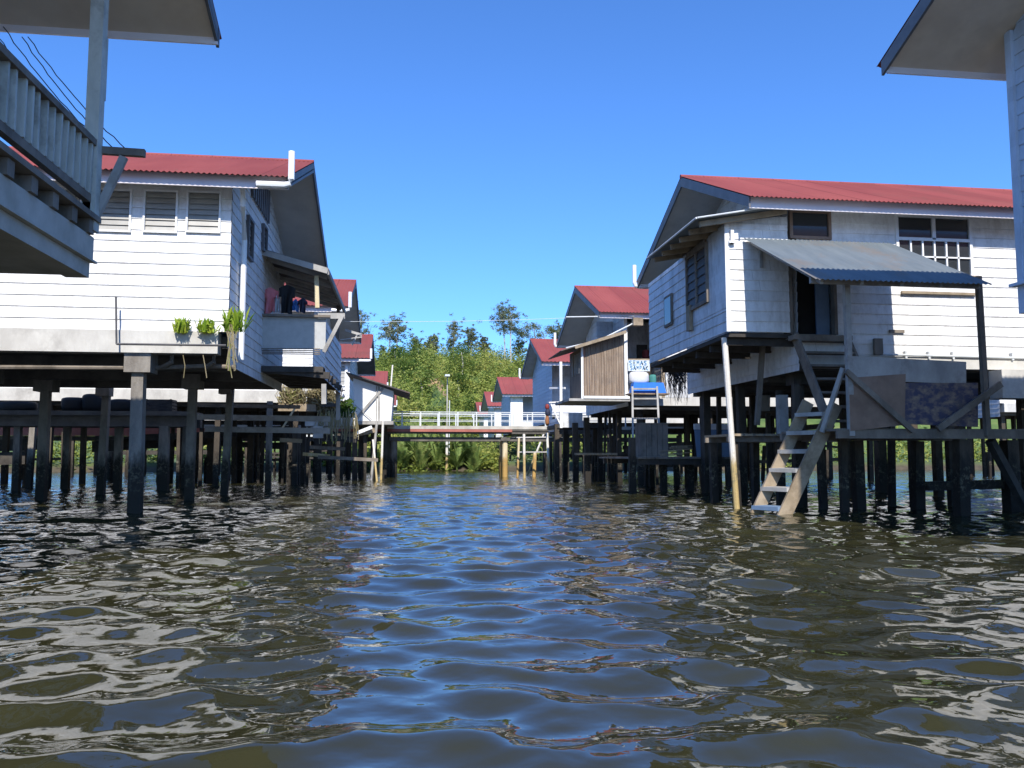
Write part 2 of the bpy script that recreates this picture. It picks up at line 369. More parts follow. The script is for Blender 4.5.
# ------------------------------------------------------------------ the stilt house
GH = 'white stilt houses standing in rows along both sides of the channel'
def stilt_house(label, s, xe, yf, span=7.1, ze=5.44, zr=7.12, L=11, over=1.1, eave=.5, beam_z=(2.74, 3.10), skirt=2.55,
                 pitch=.09, holes=(), piles=None, wall='siding', side_wall=None, pile_rows=((.6, 3.4, 6.4)), step=2.4, x_in=0, front=True, stub='near', mat_pile='pile', side_holes=(), soffit='soffit', clutter=0, rnd=random):
    """s=+1: extends to +X from the channel-side roof edge xe; yf: Y of the near fascia"""
    base = (xe + s*over, yf+eave, 0)
    t = thing('stilt_house', label, 'house', base, GH)
    yb, yr = yf+span, yf+span/2
    xw = xe + s*over; xf = xe + s*L
    xa, xb = min(xe, xf), max(xe, xf)
    fh = .21
    zt = ze+fh
    k = (zr - zt)/(yr - yf)
    # roof sheets
    rf = MB()
    rf.corr(xa, xb, (yf-.17, zt-.17*k+.03), (yr, zr+.03), pitch, .013 if pitch < .15 else .02)
    rf.corr(xa, xb, (yb+.17, zt-.17*k+.03), (yr, zr+.03), pitch, .013 if pitch < .15 else .02)
    rf.tube((xa-.01, yr, zr+.02), (xb, yr, zr+.02), .05, 8)
    roof = rf.build('roof', 'red', t)
    MB().box((xa+.03, yf, ze), (xb, yf+.03, zt)).build('fascia', 'fascia', t)
    MB().box((xa+.03, yb-.03, ze), (xb, yb, zt)).build('fascia', 'fascia', t)
    # soffit boards under the slopes and the level eave strip
    so = MB()
    for y0, y1 in ((yf+.03, yr), (yb-.03, yr)):
        a = (y0, zt-.14+k*.03); b = (yr, zr-.14)
        so.slab([(xa+.05, a[0], a[1]), (xb, a[0], a[1]), (xb, b[0], b[1]), (xa+.05, b[0], b[1])], (0, 0, .02))
    so.build('soffit', soffit, t)
    for y0 in (yf, yb):
        dy = -.10 if y0 == yf else .10
        MB().slab([(xe, y0+dy*.6, zt-.21), (xe, yr, zr-.21), (xe, yr, zr+.005), (xe, y0+dy*.6, zt-.02)], (s*.035, 0, 0)).build('barge_board', 'barge', t)
    # walls
    yw0, yw1 = yf+eave, yb-eave
    b0, b1 = beam_z
    ztop = zt + k*eave - .14
    if front:
        boards(MB(), (xw, yw0, 0), (s,0,0), (0,-1,0), x_in, L-over, b1, ztop, holes).build('wall', wall, t)
    lim = lambda z: (max(0, (z-ztop)/k) if z > ztop else 0, (yw1-yw0)-(max(0, (z-ztop)/k) if z > ztop else 0))
    boards(MB(), (xw, yw0, 0), (0,1,0), (-s,0,0), 0, yw1-yw0, skirt, zr-.15, side_holes, lim).build('wall', side_wall or wall, t)
    bk = MB(); bk.box((xw+s*.05, yw1-.05, b0), (xf-s*.3, yw1, ztop))
    bk.box((xf-s*.35, yw0+.06, b0), (xf-s*.3, yw1-.05, ztop))
    bk.build('wall', wall, t)
    # floor: slab, beam in front, joists
    fl = MB().box((xw+s*.06, yw0+.26, b1-.25), (xf-s*.36, yw1-.06, b1-.05))
    for y in pile_rows: fl.box((xw+s*.15, yf+y-.13, b0-.12), (xf-s*.4, yf+y+.13, b1-.254))
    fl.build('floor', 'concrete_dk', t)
    MB().box((xw+s*(x_in+.15), yw0-.06, b0), (xf, yw0+.2, b1-.004)).build('floor_beam', 'concrete', t)
    if piles is None:
        piles = []
        for y in pile_rows:
            n = int((L-over)/step)
            for i in range(n+1):
                piles.append((xw+s*(.55+i*step)+rnd.uniform(-.1,.1), yf+y+rnd.uniform(-.08,.08), .17, None))
    if clutter:
        for i in range(clutter):
            x = xw+s*rnd.uniform(.2, L-over-.5)*rnd.uniform(.3, 1); y = rnd.uniform(yw0+.4, yw1-.3); tp = b0-.02 if rnd.random() < .6 else rnd.uniform(.9, b0-.4)
            mb = MB(); w = rnd.uniform(.07, .14); mb.bar((x, y, -.7), (x+rnd.gauss(0, .08), y+rnd.gauss(0, .08), tp), w, w, up=(0, 1, 0)); mb.build('pile', 'post', t)
        for i in range(clutter//5):
            x = xw+s*rnd.uniform(.2, max(.5, L-over-5)); y = rnd.uniform(yw0+.4, yw1-.3); z = rnd.uniform(.7, 2.0); l = rnd.uniform(2, 4.5)
            MB().bar((x, y, z), (x+s*l, y+rnd.gauss(0, .2), z+rnd.gauss(0, .15)), .06, rnd.choice((.08, .12, .2, .4))).build('cross_brace', 'wood_dark', t)
    for x, y, w, c in piles:
        pile(t, x, y, b0-.01, w, c, mat_pile, rnd=rnd)
    # overflow pipe at the channel end of a gutter
    g = MB(); y0 = yf-.1 if stub == 'near' else yb+.1
    if stub:
        pts = [(xe+s*.5, y0, ze+.04), (xe+s*.05, y0, ze+.04), (xe-s*.03, y0, ze+.06), (xe-s*.06, y0, ze+.14), (xe-s*.06, y0, ze+.62)]
        g.path(pts, .055, 9).build('overflow_pipe', 'plastic', t)
    t['_'] = 0; del t['_']
    return t, dict(xw=xw, yw0=yw0, yw1=yw1, ztop=ztop, k=k, zt=zt, xf=xf, yr=yr, zr=zr, yf=yf, yb=yb)

def window(t, a, b, y, nd=-1, louvres=0, frame='trim', pane='glass', mull=0, axis='x', depth=.05, bars=(), w=.055):
    """framed window in a wall of constant y (axis x) or constant x (axis y); a,b=(u,z) corners; bars: (u0,z0,u1,z1) glazing bars"""
    (u0, z0), (u1, z1) = a, b
    def bx(mb, ua, ub, za, zb, d0, d1):
        if axis == 'x': mb.box((ua, y+nd*d0, za), (ub, y+nd*d1, zb))
        else: mb.box((y+nd*d0, ua, za), (y+nd*d1, ub, zb))
    f = MB()
    bx(f, u0-w, u0, z0-w, z1+w, -.02, depth); bx(f, u1, u1+w, z0-w, z1+w, -.02, depth)
    bx(f, u0, u1, z1, z1+w, -.02, depth); bx(f, u0, u1, z0-w, z0, -.02, depth)
    for i in range(mull): 
        um = u0+(u1-u0)*(i+1)/(mull+1); bx(f, um-.03, um+.03, z0, z1, -.02, depth-.004)
    for (ua, za, ub, zb) in bars: bx(f, ua, ub, za, zb, -.01, depth-.006)
    win = f.build('window', frame, t)
    p = MB()
    if louvres:
        h = (z1-z0)/louvres
        for i in range(louvres):
            zc = z0+(i+.5)*h
            if axis == 'x':
                p.slab([(u0+.004, y+nd*.02, zc-h*.5), (u1-.004, y+nd*.02, zc-h*.5), (u1-.004, y-nd*.005, zc+h*.56), (u0+.004, y-nd*.005, zc+h*.56)], (0, -nd*.006, 0))
            else:
                p.slab([(y+nd*.02, u0+.004, zc-h*.5), (y+nd*.02, u1-.004, zc-h*.5), (y-nd*.035, u1-.004, zc+h*.52), (y-nd*.035, u0+.004, zc+h*.52)], (-nd*.006, 0, 0))
    else: bx(p, u0+.003, u1-.003, z0+.003, z1-.003, -.015, .01)
    p.build('pane', pane, win)
    return win
# ------------------------------------------------------------------ light, sky, camera
SUN_EL, SUN_AZ = R(42), R(181.4)            # sun behind the viewer, a touch to the left
def world():
    w = bpy.data.worlds.new('World'); S.world = w; w.use_nodes = True
    nt = w.node_tree
    sky = nt.nodes.new('ShaderNodeTexSky'); sky.sky_type = 'NISHITA'; sky.sun_disc = False
    sky.sun_elevation = SUN_EL; sky.sun_rotation = SUN_AZ
    sky.air_density = 1.0; sky.dust_density = .5; sky.ozone_density = 6; sky.altitude = 0
    bg = nt.nodes['Background']; nt.links.new(mixc(nt, sky.outputs[0], (.42, .645, .92), 1.0, 'MULTIPLY'), bg.inputs[0]); bg.inputs[1].default_value = .15
    l = bpy.data.lights.new('sun', 'SUN'); l.energy = 3.4; l.angle = R(.53); l.color = (1, .95, .87)
    o = bpy.data.objects.new('sun', l); COL.objects.link(o)
    d = Vector((math.sin(SUN_AZ)*math.cos(SUN_EL), math.cos(SUN_AZ)*math.cos(SUN_EL), math.sin(SUN_EL)))
    o.rotation_euler = d.to_track_quat('Z', 'Y').to_euler(); o.location = d*60
    c = bpy.data.cameras.new('camera'); c.sensor_width = 36; c.lens = F/1024*36; c.clip_end = 2000; c.clip_start = .05
    co = bpy.data.objects.new('camera', c); COL.objects.link(co); co.location = (0, 0, CAMZ)
    co.rotation_euler = (math.pi/2+PITCH, 0, -PSI); S.camera = co
    S.view_settings.view_transform = 'Standard'; S.view_settings.look = 'None'
    S.view_settings.exposure = 0.85; S.view_settings.gamma = 1
    S.cycles.max_bounces = 6; S.cycles.diffuse_bounces = 3; S.cycles.glossy_bounces = 4; S.cycles.transmission_bounces = 2
    S.cycles.caustics_reflective = True; S.cycles.blur_glossy = 2.0; S.cycles.sample_clamp_indirect = 4; S.cycles.caustics_refractive = False
    S.cycles.use_denoising = True
world()

# ------------------------------------------------------------------ water
def water():
    rs = [.35]
    while rs[-1] < 420:
        r = rs[-1]; rs.append(r*(1.0052 if r < 62 else (1.014 if r < 100 else 1.06)))
    rs = np.array(rs)
    c0 = math.pi/2 - PSI
    fan = np.linspace(-R(46), R(46), 700)
    rest = np.linspace(R(46), 2*math.pi-R(46), 90)[1:-1]
    an = c0 + np.concatenate([fan, rest])
    nr, na = len(rs), len(an)
    X = rs[:,None]*np.cos(an)[None,:]; Y = rs[:,None]*np.sin(an)[None,:]
    rng = np.random.default_rng(5)
    Z = np.zeros_like(X); DX = np.zeros_like(X); DY = np.zeros_like(X)
    sp = np.maximum(rs*.0052, .002)[:,None]
    N = 110
    for i in range(N):
        lam = .10*(2.4/.10)**((i+rng.random())/N)
        th = rng.normal(R(75), R(48)) + (math.pi if rng.random() < .3 else 0)
        slope = .0146*(1.75 if .28 < lam < .85 else (.5 if lam > .85 else .55))
        k = 2*math.pi/lam; a = slope/k*1.41
        att = np.clip(lam/(3.5*sp)-.55, 0, 1)
        # gusts: ripples come and go over a few metres
        ph = rng.random(4)*6.28
        gust = .74+.42*np.sin(X*.55+ph[0]+.8*np.sin(Y*.31+ph[1]))*np.sin(Y*.42+ph[2])
        arg = k*(X*math.cos(th)+Y*math.sin(th))+ph[3] + .55*np.sin(X*.9+Y*.7+ph[1])
        Z += a*att*gust*np.sin(arg)
        q = .9*a*att*gust*np.cos(arg)
        DX += q*math.cos(th); DY += q*math.sin(th)
    X = X+DX; Y = Y+DY
    co = np.stack([X, Y, Z+.04], -1).reshape(-1, 3)
    j = np.arange(nr-1)[:,None]*na; i = np.arange(na)[None,:]; i2 = (i+1) % na
    f = np.stack([j+i, j+na+i, j+na+i2, j+i2], -1).reshape(-1, 4)
    # close the centre
    me = bpy.data.meshes.new('water')
    nv = len(co); co = np.vstack([co, [[0, 0, 0]]])
    tri = np.stack([np.full(na, nv), np.arange(na), (np.arange(na)+1) % na], -1)
    loops = np.concatenate([f.ravel(), tri.ravel()])
    starts = np.concatenate([np.arange(len(f))*4, len(f)*4+np.arange(na)*3])
    tot = np.concatenate([np.full(len(f), 4), np.full(na, 3)])
    me.vertices.add(len(co)); me.vertices.foreach_set('co', co.ravel().astype(np.float32))
    me.loops.add(len(loops)); me.loops.foreach_set('vertex_index', loops.astype(np.int32))
    me.polygons.add(len(starts)); me.polygons.foreach_set('loop_start', starts.astype(np.int32))
    me.polygons.foreach_set('use_smooth', np.ones(len(starts), dtype=bool))
    me.update(calc_edges=True)
    m, nt, b = new_mat('river_water')
    c = ramp(nt, [(.35, (.027, .026, .011)), (.7, (.040, .038, .016))], noise(nt, .35, 4))
    nt.links.new(c, b.inputs['Base Color'])
    b.inputs['Roughness'].default_value = .035; b.inputs['IOR'].default_value = 1.52
    h = math_n(nt, 'ADD', noise(nt, 3.4, 3, .55), math_n(nt, 'MULTIPLY', noise(nt, 11, 2, .5), .3))
    bump(nt, b, h, .2, .05)
    bn = [n for n in nt.nodes if n.type == 'BUMP'][0]
    g = nt.nodes.new('ShaderNodeNewGeometry'); sp = nt.nodes.new('ShaderNodeSeparateXYZ'); nt.links.new(g.outputs['Position'], sp.inputs[0])
    nt.links.new(math_n(nt, 'ADD', .12, math_n(nt, 'MULTIPLY', math_n(nt, 'DIVIDE', math_n(nt, 'SUBTRACT', sp.outputs[1], 8), 26, True), .6)), bn.inputs['Strength'])
    me.materials.append(m)
    o = bpy.data.objects.new('water', me); COL.objects.link(o); o['kind'] = 'structure'
water()

# ------------------------------------------------------------------ far bank and hill
def ss(t): t = max(0, min(1, t)); return t*t*(3-2*t)
def ground_z(x, y):
    n = math.sin(x*.11+1.3)*math.sin(y*.07+.4)*.9+math.sin(x*.31+y*.23)*.35
    bank = -2.2+2.75*ss((y-47.2-.5*math.sin(x*.35)-.2*math.sin(x*1.7))/3.2)
    ridge = 15.7+.075*(x-5)+1.3*math.sin(x*.07+2)+.8*math.sin(x*.19)
    if x < -28: ridge -= .12*(-28-x)
    if x > 50: ridge -= .10*(x-50)
    y0 = 62+32*ss((x-3.5)/3.5)
    h = max(2, ridge)*ss((y-y0)/(150-y0)) if y < 150 else max(2, ridge)*(1-.6*ss((y-150)/150))
    return bank+h+n*ss((y-60)/30)
SLIP_Y = next(y*.5 for y in range(140, 300) if ground_z(PY(433, 378, y*.5).x, y*.5) >= PY(433, 378, y*.5).z)
SLIP = PY(433, 378, SLIP_Y)
def terrain():
    xs = np.concatenate([np.linspace(-420, -70, 24), np.linspace(-66, 80, 110), np.linspace(86, 440, 24)])
    ys = np.concatenate([np.linspace(44, 60, 30), np.linspace(61, 170, 90), np.linspace(176, 420, 22)])
    v = [(x, y, ground_z(x, y)) for y in ys for x in xs]; n = len(xs)
    f = [(j*n+i, j*n+i+1, (j+1)*n+i+1, (j+1)*n+i) for j in range(len(ys)-1) for i in range(n-1)]
    m, nt, b = new_mat('hillside_soil')
    g = nt.nodes.new('ShaderNodeNewGeometry'); spx = nt.nodes.new('ShaderNodeSeparateXYZ'); nt.links.new(g.outputs['Position'], spx.inputs[0])
    grass = ramp(nt, [(.3, (.05, .09, .02)), (.55, (.10, .15, .03)), (.75, (.17, .18, .055))], noise(nt, .3, 6, .7))
    vm = nt.nodes.new('ShaderNodeVectorMath'); vm.operation = 'DISTANCE'; nt.links.new(g.outputs['Position'], vm.inputs[0]); vm.inputs[1].default_value = SLIP
    near = math_n(nt, 'SUBTRACT', 1.0, math_n(nt, 'DIVIDE', vm.outputs['Value'], 5.2), True)
    c = mixc(nt, grass, (.50, .30, .15), math_n(nt, 'MULTIPLY', math_n(nt, 'MULTIPLY', near, noise(nt, .8, 5, .6)), 6, True))
    mud = ramp(nt, [(.3, (.045, .036, .022)), (.7, (.10, .08, .05))], noise(nt, 2, 5))
    low = math_n(nt, 'SUBTRACT', 1, math_n(nt, 'MULTIPLY', math_n(nt, 'SUBTRACT', spx.outputs[2], .25), 2.5, True), True)
    c = mixc(nt, c, mud, low)
    nt.links.new(c, b.inputs['Base Color']); b.inputs['Roughness'].default_value = .95
    mb = MB(); mb.add(v, f); o = mb.build('hillside_ground', m, smooth=True); o['kind'] = 'structure'
terrain()

def scrub():
    rnd = random.Random(3); mb = MB(); n = 0
    while n < 1000:
        y = 54+102*rnd.random()**.85; px = rnd.uniform(330, 585)
        x = PY(px, 400, y).x
        if x > 6.2 and y < 101: continue
        if x < -2.5 and y < 70: continue
        r = rnd.choice((.8, 1.2, 1.5, 1.9, 2.8))*rnd.uniform(.85, 1.15)*(1 if y > 85 else .7)
        g = ground_z(x, y)
        if abs(px-433) < 9 and SLIP_Y-15 < y < SLIP_Y+2.5: continue          # the bare slip of earth
        for _ in range(3):
            rr = r*rnd.uniform(.45, .9)
            mb.leaves((x+rnd.gauss(0, r*.45), y+rnd.gauss(0, r*.4), g+rr*.55+rnd.uniform(0, .5*r)), (rr, rr, rr*rnd.uniform(.7, 1.1)), 70, .34 if y > 85 else .27, rnd, .45)
        n += 1
    o = mb.build('hillside_scrub', 'scrub'); tag(o, kind='stuff')
    # low growth along the water's edge, seen between the posts
    mb = MB()
    for i in range(290):
        x = rnd.uniform(-52, 46) if i < 225 else rnd.uniform(-7, 6); y = 49.6+rnd.random()*4
        r = rnd.uniform(.7, 1.5)
        if -7 < x < 6: y = 49.2+rnd.random()*2.2; r = rnd.uniform(.25, .6)
        mb.leaves((x, y, ground_z(x, y)+r*.7), (r, r, r*1.0), 90, .26, rnd, .4)
    o = mb.build('bank_undergrowth', 'scrub'); tag(o, kind='stuff')
scrub()

def ridge_tree(px, top, foot, Y, style, label, seed):
    rnd = random.Random(seed)
    x = PY(px, foot, Y).x; g = ground_z(x, Y); zt = PY(px, top+3, Y).z
    H = zt-g
    t = thing('ridge_tree', label, 'tree', (x, Y, g), 'trees along the ridge of the hill')
    tr = MB(); cr = MB()
    def limb(p, q, r0, r1, wob=.12):
        pts = [Vector(p).lerp(Vector(q), k/5)+Vector((rnd.gauss(0,1), rnd.gauss(0,1), 0))*wob*(k > 0) for k in range(6)]
        tr.path(pts, [r0+(r1-r0)*k/5 for k in range(6)], 6); return pts[-1]
    stems = 2 if style == 'twin' else 1
    for si in range(stems):
        sx = (si*.9-.45) if stems == 2 else 0
        lean = rnd.uniform(-.04, .04)*H
        top_p = limb((x+sx, Y, g-.3), (x+sx*1.7+lean, Y+rnd.uniform(-.5, .5), g+H*.93), .17, .04, .10)
        if style == 'broad':
            for i in range(26):
                a = rnd.uniform(0, 6.28); q = Vector((x+math.cos(a)*H*.42*rnd.random()**.5, Y+math.sin(a)*H*.35*rnd.random(), g+H*rnd.uniform(.45, .96)))
                q.z -= ((q.x-x)/(H*.45))**2*H*.22
                if i < 9: limb((x, Y, g+H*.35), q, .07, .02)
                cr.leaves(q, (H*.14, H*.14, H*.09), 190, .27, rnd, .1)
        else:
            lo = {'twin': .62, 'spire': .36, 'ragged': .48, 'wispy': .5}[style]
            for i in range({'twin': 17, 'spire': 22, 'ragged': 24, 'wispy': 14}[style]):
                fz = lo+(1-lo)*((i+rnd.random())/{'twin': 17, 'spire': 22, 'ragged': 24, 'wispy': 14}[style])
                wide = {'twin': .21*math.sin(min(1, (fz-lo)/(1-lo)*1.15+.18)*2.7), 'spire': .20*(1.12-fz), 'ragged': .17*math.sin((fz-.1)*2.9), 'wispy': .16}[style]*H*.74
                a = rnd.uniform(0, 6.28); q = Vector((x+sx+lean*fz+math.cos(a)*wide, Y+math.sin(a)*wide*.8, g+H*fz+rnd.uniform(-.2, .25)))
                limb((x+sx+lean*fz*.8, Y, g+H*max(.15, fz-.13)), q, .055, .018, .05)
                rr = H*rnd.uniform(.06, .12)
                cr.leaves(q, (rr*1.1, rr*1.1, rr*.75), 85, .26, rnd, .05)
                for e in range(3):
                    cr.leaves(q+Vector((rnd.gauss(0, rr), rnd.gauss(0, rr), rnd.gauss(.1, rr*.8))), (rr*.6, rr*.6, rr*.4), 34, .25, rnd, .05)
    tr.build('trunk', 'bark', t); cr.build('crown', 'gum', t)
TREES = [(360, 309, 362, 140, 'ragged', 'dark narrow ridge tree half hidden by the left house gable'),
         (393, 317, 360, 150, 'twin', 'tall two-stemmed ridge tree rising left of the lamp pole'),
         (384, 346, 364, 152, 'wispy', 'small wispy ridge tree just left of the tall two-stemmed one'),
         (416, 335, 362, 150, 'spire', 'slender ridge tree standing alone right of the two-stemmed tree'),
         (427, 340, 364, 154, 'ragged', 'bushy low ridge tree with leaning neighbour right of the slender one'),
         (434, 334, 366, 147, 'ragged', 'rounded ragged tree above the bare slip of earth'),
         (453, 319, 356, 150, 'spire', 'pointed feathery tree at the middle of the ridge'),
         (471, 326, 356, 148, 'ragged', 'flat topped dark ridge tree right of the pointed feathery tree'),
         (484, 336, 352, 152, 'ragged', 'middle sized tree beside the flat topped dark one'),
         (508, 305, 353, 146, 'twin', 'tallest ridge tree with pale bare trunks and a spreading top'),
         (519, 338, 352, 152, 'wispy', 'thin tree filling the gap beside the tallest ridge tree'),
         (536, 317, 350, 150, 'broad', 'broad crowned tree above the distant red roof gable'),
         (556, 324, 348, 153, 'ragged', 'leafy tree at the right end of the ridge behind the house gable')]
for i, a in enumerate(TREES): ridge_tree(*a, 40+i)

def slope_trees():
    rnd = random.Random(77)
    for px, py, r, lab in ((404, 392, 2.2, 'dark rounded tree low on the slope above the shed roof'), (419, 372, 2.0, 'dark rounded tree on the slope left of the bare slip'), (421, 400, 1.7, 'small dark tree on the slope left of the lamp pole'),
                       (462, 376, 2.5, 'largest dark rounded tree on the slope right of the lamp pole'), (476, 364, 2.0, 'dark rounded tree high on the slope below the flat topped ridge tree'), (458, 398, 1.8, 'small dark tree low on the slope just right of the lamp pole'), (395, 371, 1.9, 'dark rounded tree below the tall two-stemmed ridge tree')):
        Y = next((y*.5 for y in range(124, 300) if ground_z(PY(px, py, y*.5).x, y*.5) >= PY(px, py, y*.5).z), 110)
        x = PY(px, py, Y).x; g = ground_z(x, Y)
        t = thing('slope_tree', lab, 'tree', (x, Y, g), 'dark rounded trees on the hillside')
        MB().path([(x, Y, g-.3), (x+.1, Y, g+r*.8), (x-.1, Y, g+r*1.5)], [.16, .12, .05], 6).build('trunk', 'bark', t)
        c = MB()
        for k in range(11):
            d = Vector((rnd.gauss(0, .5), rnd.gauss(0, .5), rnd.gauss(0, .38)))*r; s = r*rnd.uniform(.35, .6)
            c.leaves((x+d.x, Y+d.y, g+r*1.35+d.z), (s, s, s*.8), 110, .30, rnd, .35)
        c.build('crown', 'bush', t)
slope_trees()

def nipa():
    rnd = random.Random(9)
    spots = [(402, 0), (413, 1.4), (421, .3), (431, 2.0), (437, .5), (449, 1.2), (457, .4), (466, 1.6), (474, .5), (408, 3.2), (426, 3.4), (443, 3.0), (461, 3.3)]
    lab = ['palm clump nearest the left bridge pile', 'palm clump second from the left at the water', 'yellowing palm clump left of the lamp pole foot', 'tall palm clump behind the yellowing one',
           'palm clump just left of the lamp pole foot', 'palm clump just right of the lamp pole foot', 'low palm clump overhanging the mud right of the pole', 'tall palm clump under the bridge middle',
           'palm clump nearest the right bridge pile', 'rear palm clump at the left end of the bank', 'rear palm clump behind the yellowing clump', 'rear palm clump behind the lamp pole', 'rear palm clump near the right end of the bank']
    for i, (px, dy) in enumerate(spots):
        y = 49.4+dy; x = PY(px, 470, y).x; z = ground_z(x, y)
        mb = MB()
        for k in range(20):
            a = rnd.uniform(0, 6.28); h = rnd.uniform(1.2, 2.4); out = rnd.uniform(.25, 1.2)
            pts = []
            for j in range(9):
                u = j/8
                pts.append(Vector((x+math.cos(a)*out*(u**1.5), y+math.sin(a)*out*(u**1.5), z+h*(u-.28*u*u*u*out))))
            mb.path(pts, [.028*(1-.8*j/8) for j in range(9)], 4)
            for j in range(2, 9):
                for sgn in (-1, 1):
                    for q in (0, .33, .66):
                        p = pts[j].lerp(pts[j-1], q); t = (pts[j]-pts[j-1]).normalized()
                        side = Vector((-math.sin(a), math.cos(a), 0))*sgn
                        d = (side*.75+t*.55+Vector((0, 0, -.12))).normalized(); l = .42*(1.15-j/11)
                        w = t*.055
                        mb.add([p-w, p+w, p+d*l], [(0, 1, 2)])
        tag(mb.build('nipa_palm', 'nipa'), 'green '+lab[i], 'palm', 'nipa palms along the muddy far bank')
nipa()
# ================================================================== LEFT NEIGHBOUR HOUSE (big white front)
rp = random.Random(21)
def lw(px, py): p = PY(px, py, 14.3); return p.x, p.z
def house_left_front():
    t, h = stilt_house('white house with three louvred windows, clothes balcony on its channel side', -1, -2.02, 13.8, ze=5.44, zr=7.18, L=15, over=1.01, beam_z=(2.70, 3.08), skirt=2.52,
        piles=[], side_holes=(), stub='near', front=False, pile_rows=(2.3, 4.4, 6.5))
    xw, y0 = h['xw'], h['yw0']
    wins = [((98, 230), (131, 192)), ((145, 231), (177, 193)), ((188, 231), (220, 194)), ((50, 230), (82, 191))]
    holes = []
    for a, b in wins:
        x0, z0 = lw(*a); x1, z1 = lw(*b)
        holes.append((xw-x1, xw-x0, z0, z1))
        window(t, (x0, z0), (x1, z1), y0, -1, 7, 'trim', 'louvre', w=.032)
    boards(MB(), (xw, y0, 0), (-1,0,0), (0,-1,0), 0, 13.8, 3.08, h['ztop'], holes).build('wall', 'siding', t)
    # side wall openings: louvre strips and a gable vent, fixed on the boards
    for (pa, pb, n) in (((245.5, 254), (250.5, 224), 9), ((261, 248), (264.5, 231), 5)):
        a, b = PX(*pa, xw), PX(*pb, xw)
        window(t, (a.y, a.z), (b.y, b.z), xw+.02, 1, n, 'barge', 'glass', axis='y')
    # gable vent slats
    v = MB()
    for i in range(9):
        ya = 15.9+i*.22; zb = 6.2
        v.box((xw+.02, ya, 5.95), (xw+.06, ya+.12, 6.15+min(.5, (ya-15.2)*.3)))
    v.build('gable_vent', 'barge', t)
    # downpipe at the corner
    g = MB(); g.path([PY(243, 186, 14.12), PY(243, 205, 14.2), PX(244.5, 240, xw+.09), PX(241, 360, xw+.09)], .05, 9); g.build('downpipe', 'plastic', t)
    # bent pipe rail along the floor beam
    a, b, c = PY(116, 297, 14.08), PY(116.5, 344, 14.08), PY(226, 345.5, 14.08)
    MB().path([a, b], .016, 6).path([b, c], .02, 6).build('pipe_rail', 'iron', t)
    # waste pipes hanging below the floor beam
    MB().path([PY(-40, 367, 14.5), PY(125, 367.5, 14.5), PY(150, 368, 14.55), PY(205, 366, 14.6), PY(236, 367, 14.6)], .04, 7).path([PY(172, 355, 14.4), PY(172, 362, 14.4), PY(162, 367, 14.5)], .04, 7).path([PY(214, 355, 14.4), PY(214, 362, 14.4), PY(206, 367, 14.5)], .04, 7).build('waste_pipe', 'wood', t)
    # piles: read off where they meet the water
    for px, py, w, cap in ((137, 512.5, .215, .42), (41, 501, .20, .40), (189, 502.5, .18, .38), (100, 496, .18, .32), (223, 497, .17, .30), (268, 490, .16, None), (28, 489, .17, None), (-20, 508, .25, .42), (-45, 497, .25, .4)):
        p = PZ(px, py); top = 2.69 if py > 495 else 2.55
        if px == 137: p = PY(137, 470, 14.46)
        pile(t, p.x, max(14.45, p.y), top, w, cap, 'pile', rnd=rp)
    # ---- lean-to balcony on the channel side
    na = PX(262.5, 250, xw); no = PY(328, 269, na.y); fo = PX(345, 302, no.x)
    yn, yfar = na.y, fo.y
    xo = no.x
    rf = MB()
    rf.slab([(xw, yn, na.z), (xo, yn, no.z), (xo, yfar, no.z-.02), (xw, yfar, na.z-.02)], (0, 0, .03))
    bal = rf.build('balcony_roof', 'dark_sheet', t)
    e = MB(); e.bar((xw, yn-.02, na.z-.05), (xo, yn-.02, no.z-.05), .05, .12)
    e.bar((xo, yn, no.z-.06), (xo, yfar, no.z-.08), .05, .12)
    for k in range(5):
        y = yn+(yfar-yn)*(k+.5)/5; e.bar((xw, y, na.z-.07), (xo-.05, y, no.z-.08), .05, .09)
    e.build('rafter', 'wood_grey', bal)
    pz = MB()
    a, b = PY(259, 352, yn+.2), PY(326, 318, yn+.2)
    pz.box((a.x, yn+.2, a.z+.08), (b.x, yn+.23, b.z)); pz.build('parapet_panel', 'panel_pale', t)
    rz = MB()
    for i in range(4): rz.bar((a.x, yn+.17, a.z-.04+i*.035), (b.x-.1, yn+.17-.02*i, a.z-.03+i*.035), .02)
    rz.box((a.x-.05, yn+.1, b.z), (b.x+.1, yn+.3, b.z+.05))
    rz.build('parapet_rail', 'wood', t)
    lw_ = MB(); boards(lw_, (xo-.05, yn+.25, 0), (0,1,0), (1,0,0), 0, yfar-yn-.6, a.z-.55, b.z-.05); lw_.build('balcony_side_wall', 'siding_worn', t)
    fl = MB(); fl.box((xw+.02, yn+.1, a.z-.42), (xo-.07, yfar-.3, a.z-.30))
    for i in range(5): fl.bar((xw+.04, yn+.2+i*.8, a.z-.36), (xo+.06, yn+.2+i*.8, a.z-.48), .1, .14)
    fl.build('balcony_floor', 'wood_dark', t)
    p0, p1 = PY(317.5, 308, yn+.3), PY(316.5, 276, yn+.3)
    MB().bar(p0, p1, .09).build('balcony_post', 'bamboo', t)
    MB().bar((p0.x+.1, yfar-.5, p0.z-.1), (p0.x+.1, yfar-.5, no.z), .08).build('balcony_post', 'wood', t)
    br = MB(); a1, b1, c1 = PY(318, 316, yn+.15), PY(345, 316, yn+.15), PY(324, 352, yn+.15)
    br.bar(a1, b1, .04, .12).bar(b1+Vector((-.05, -.03, 0)), c1, .05, .08); br.build('bracket', 'wood_grey', t)
    # supporting struts below the balcony
    st = MB(); st.bar(PY(324, 404, yn+.3), PY(324, 384, yn+.3), .1).bar(PY(338, 420, yfar-.4), PY(338, 384, yfar-.4), .1)
    st.build('balcony_strut', 'wood_grey', t)
    # clothes and bags hanging in the balcony opening: things of their own
    hz = b.z
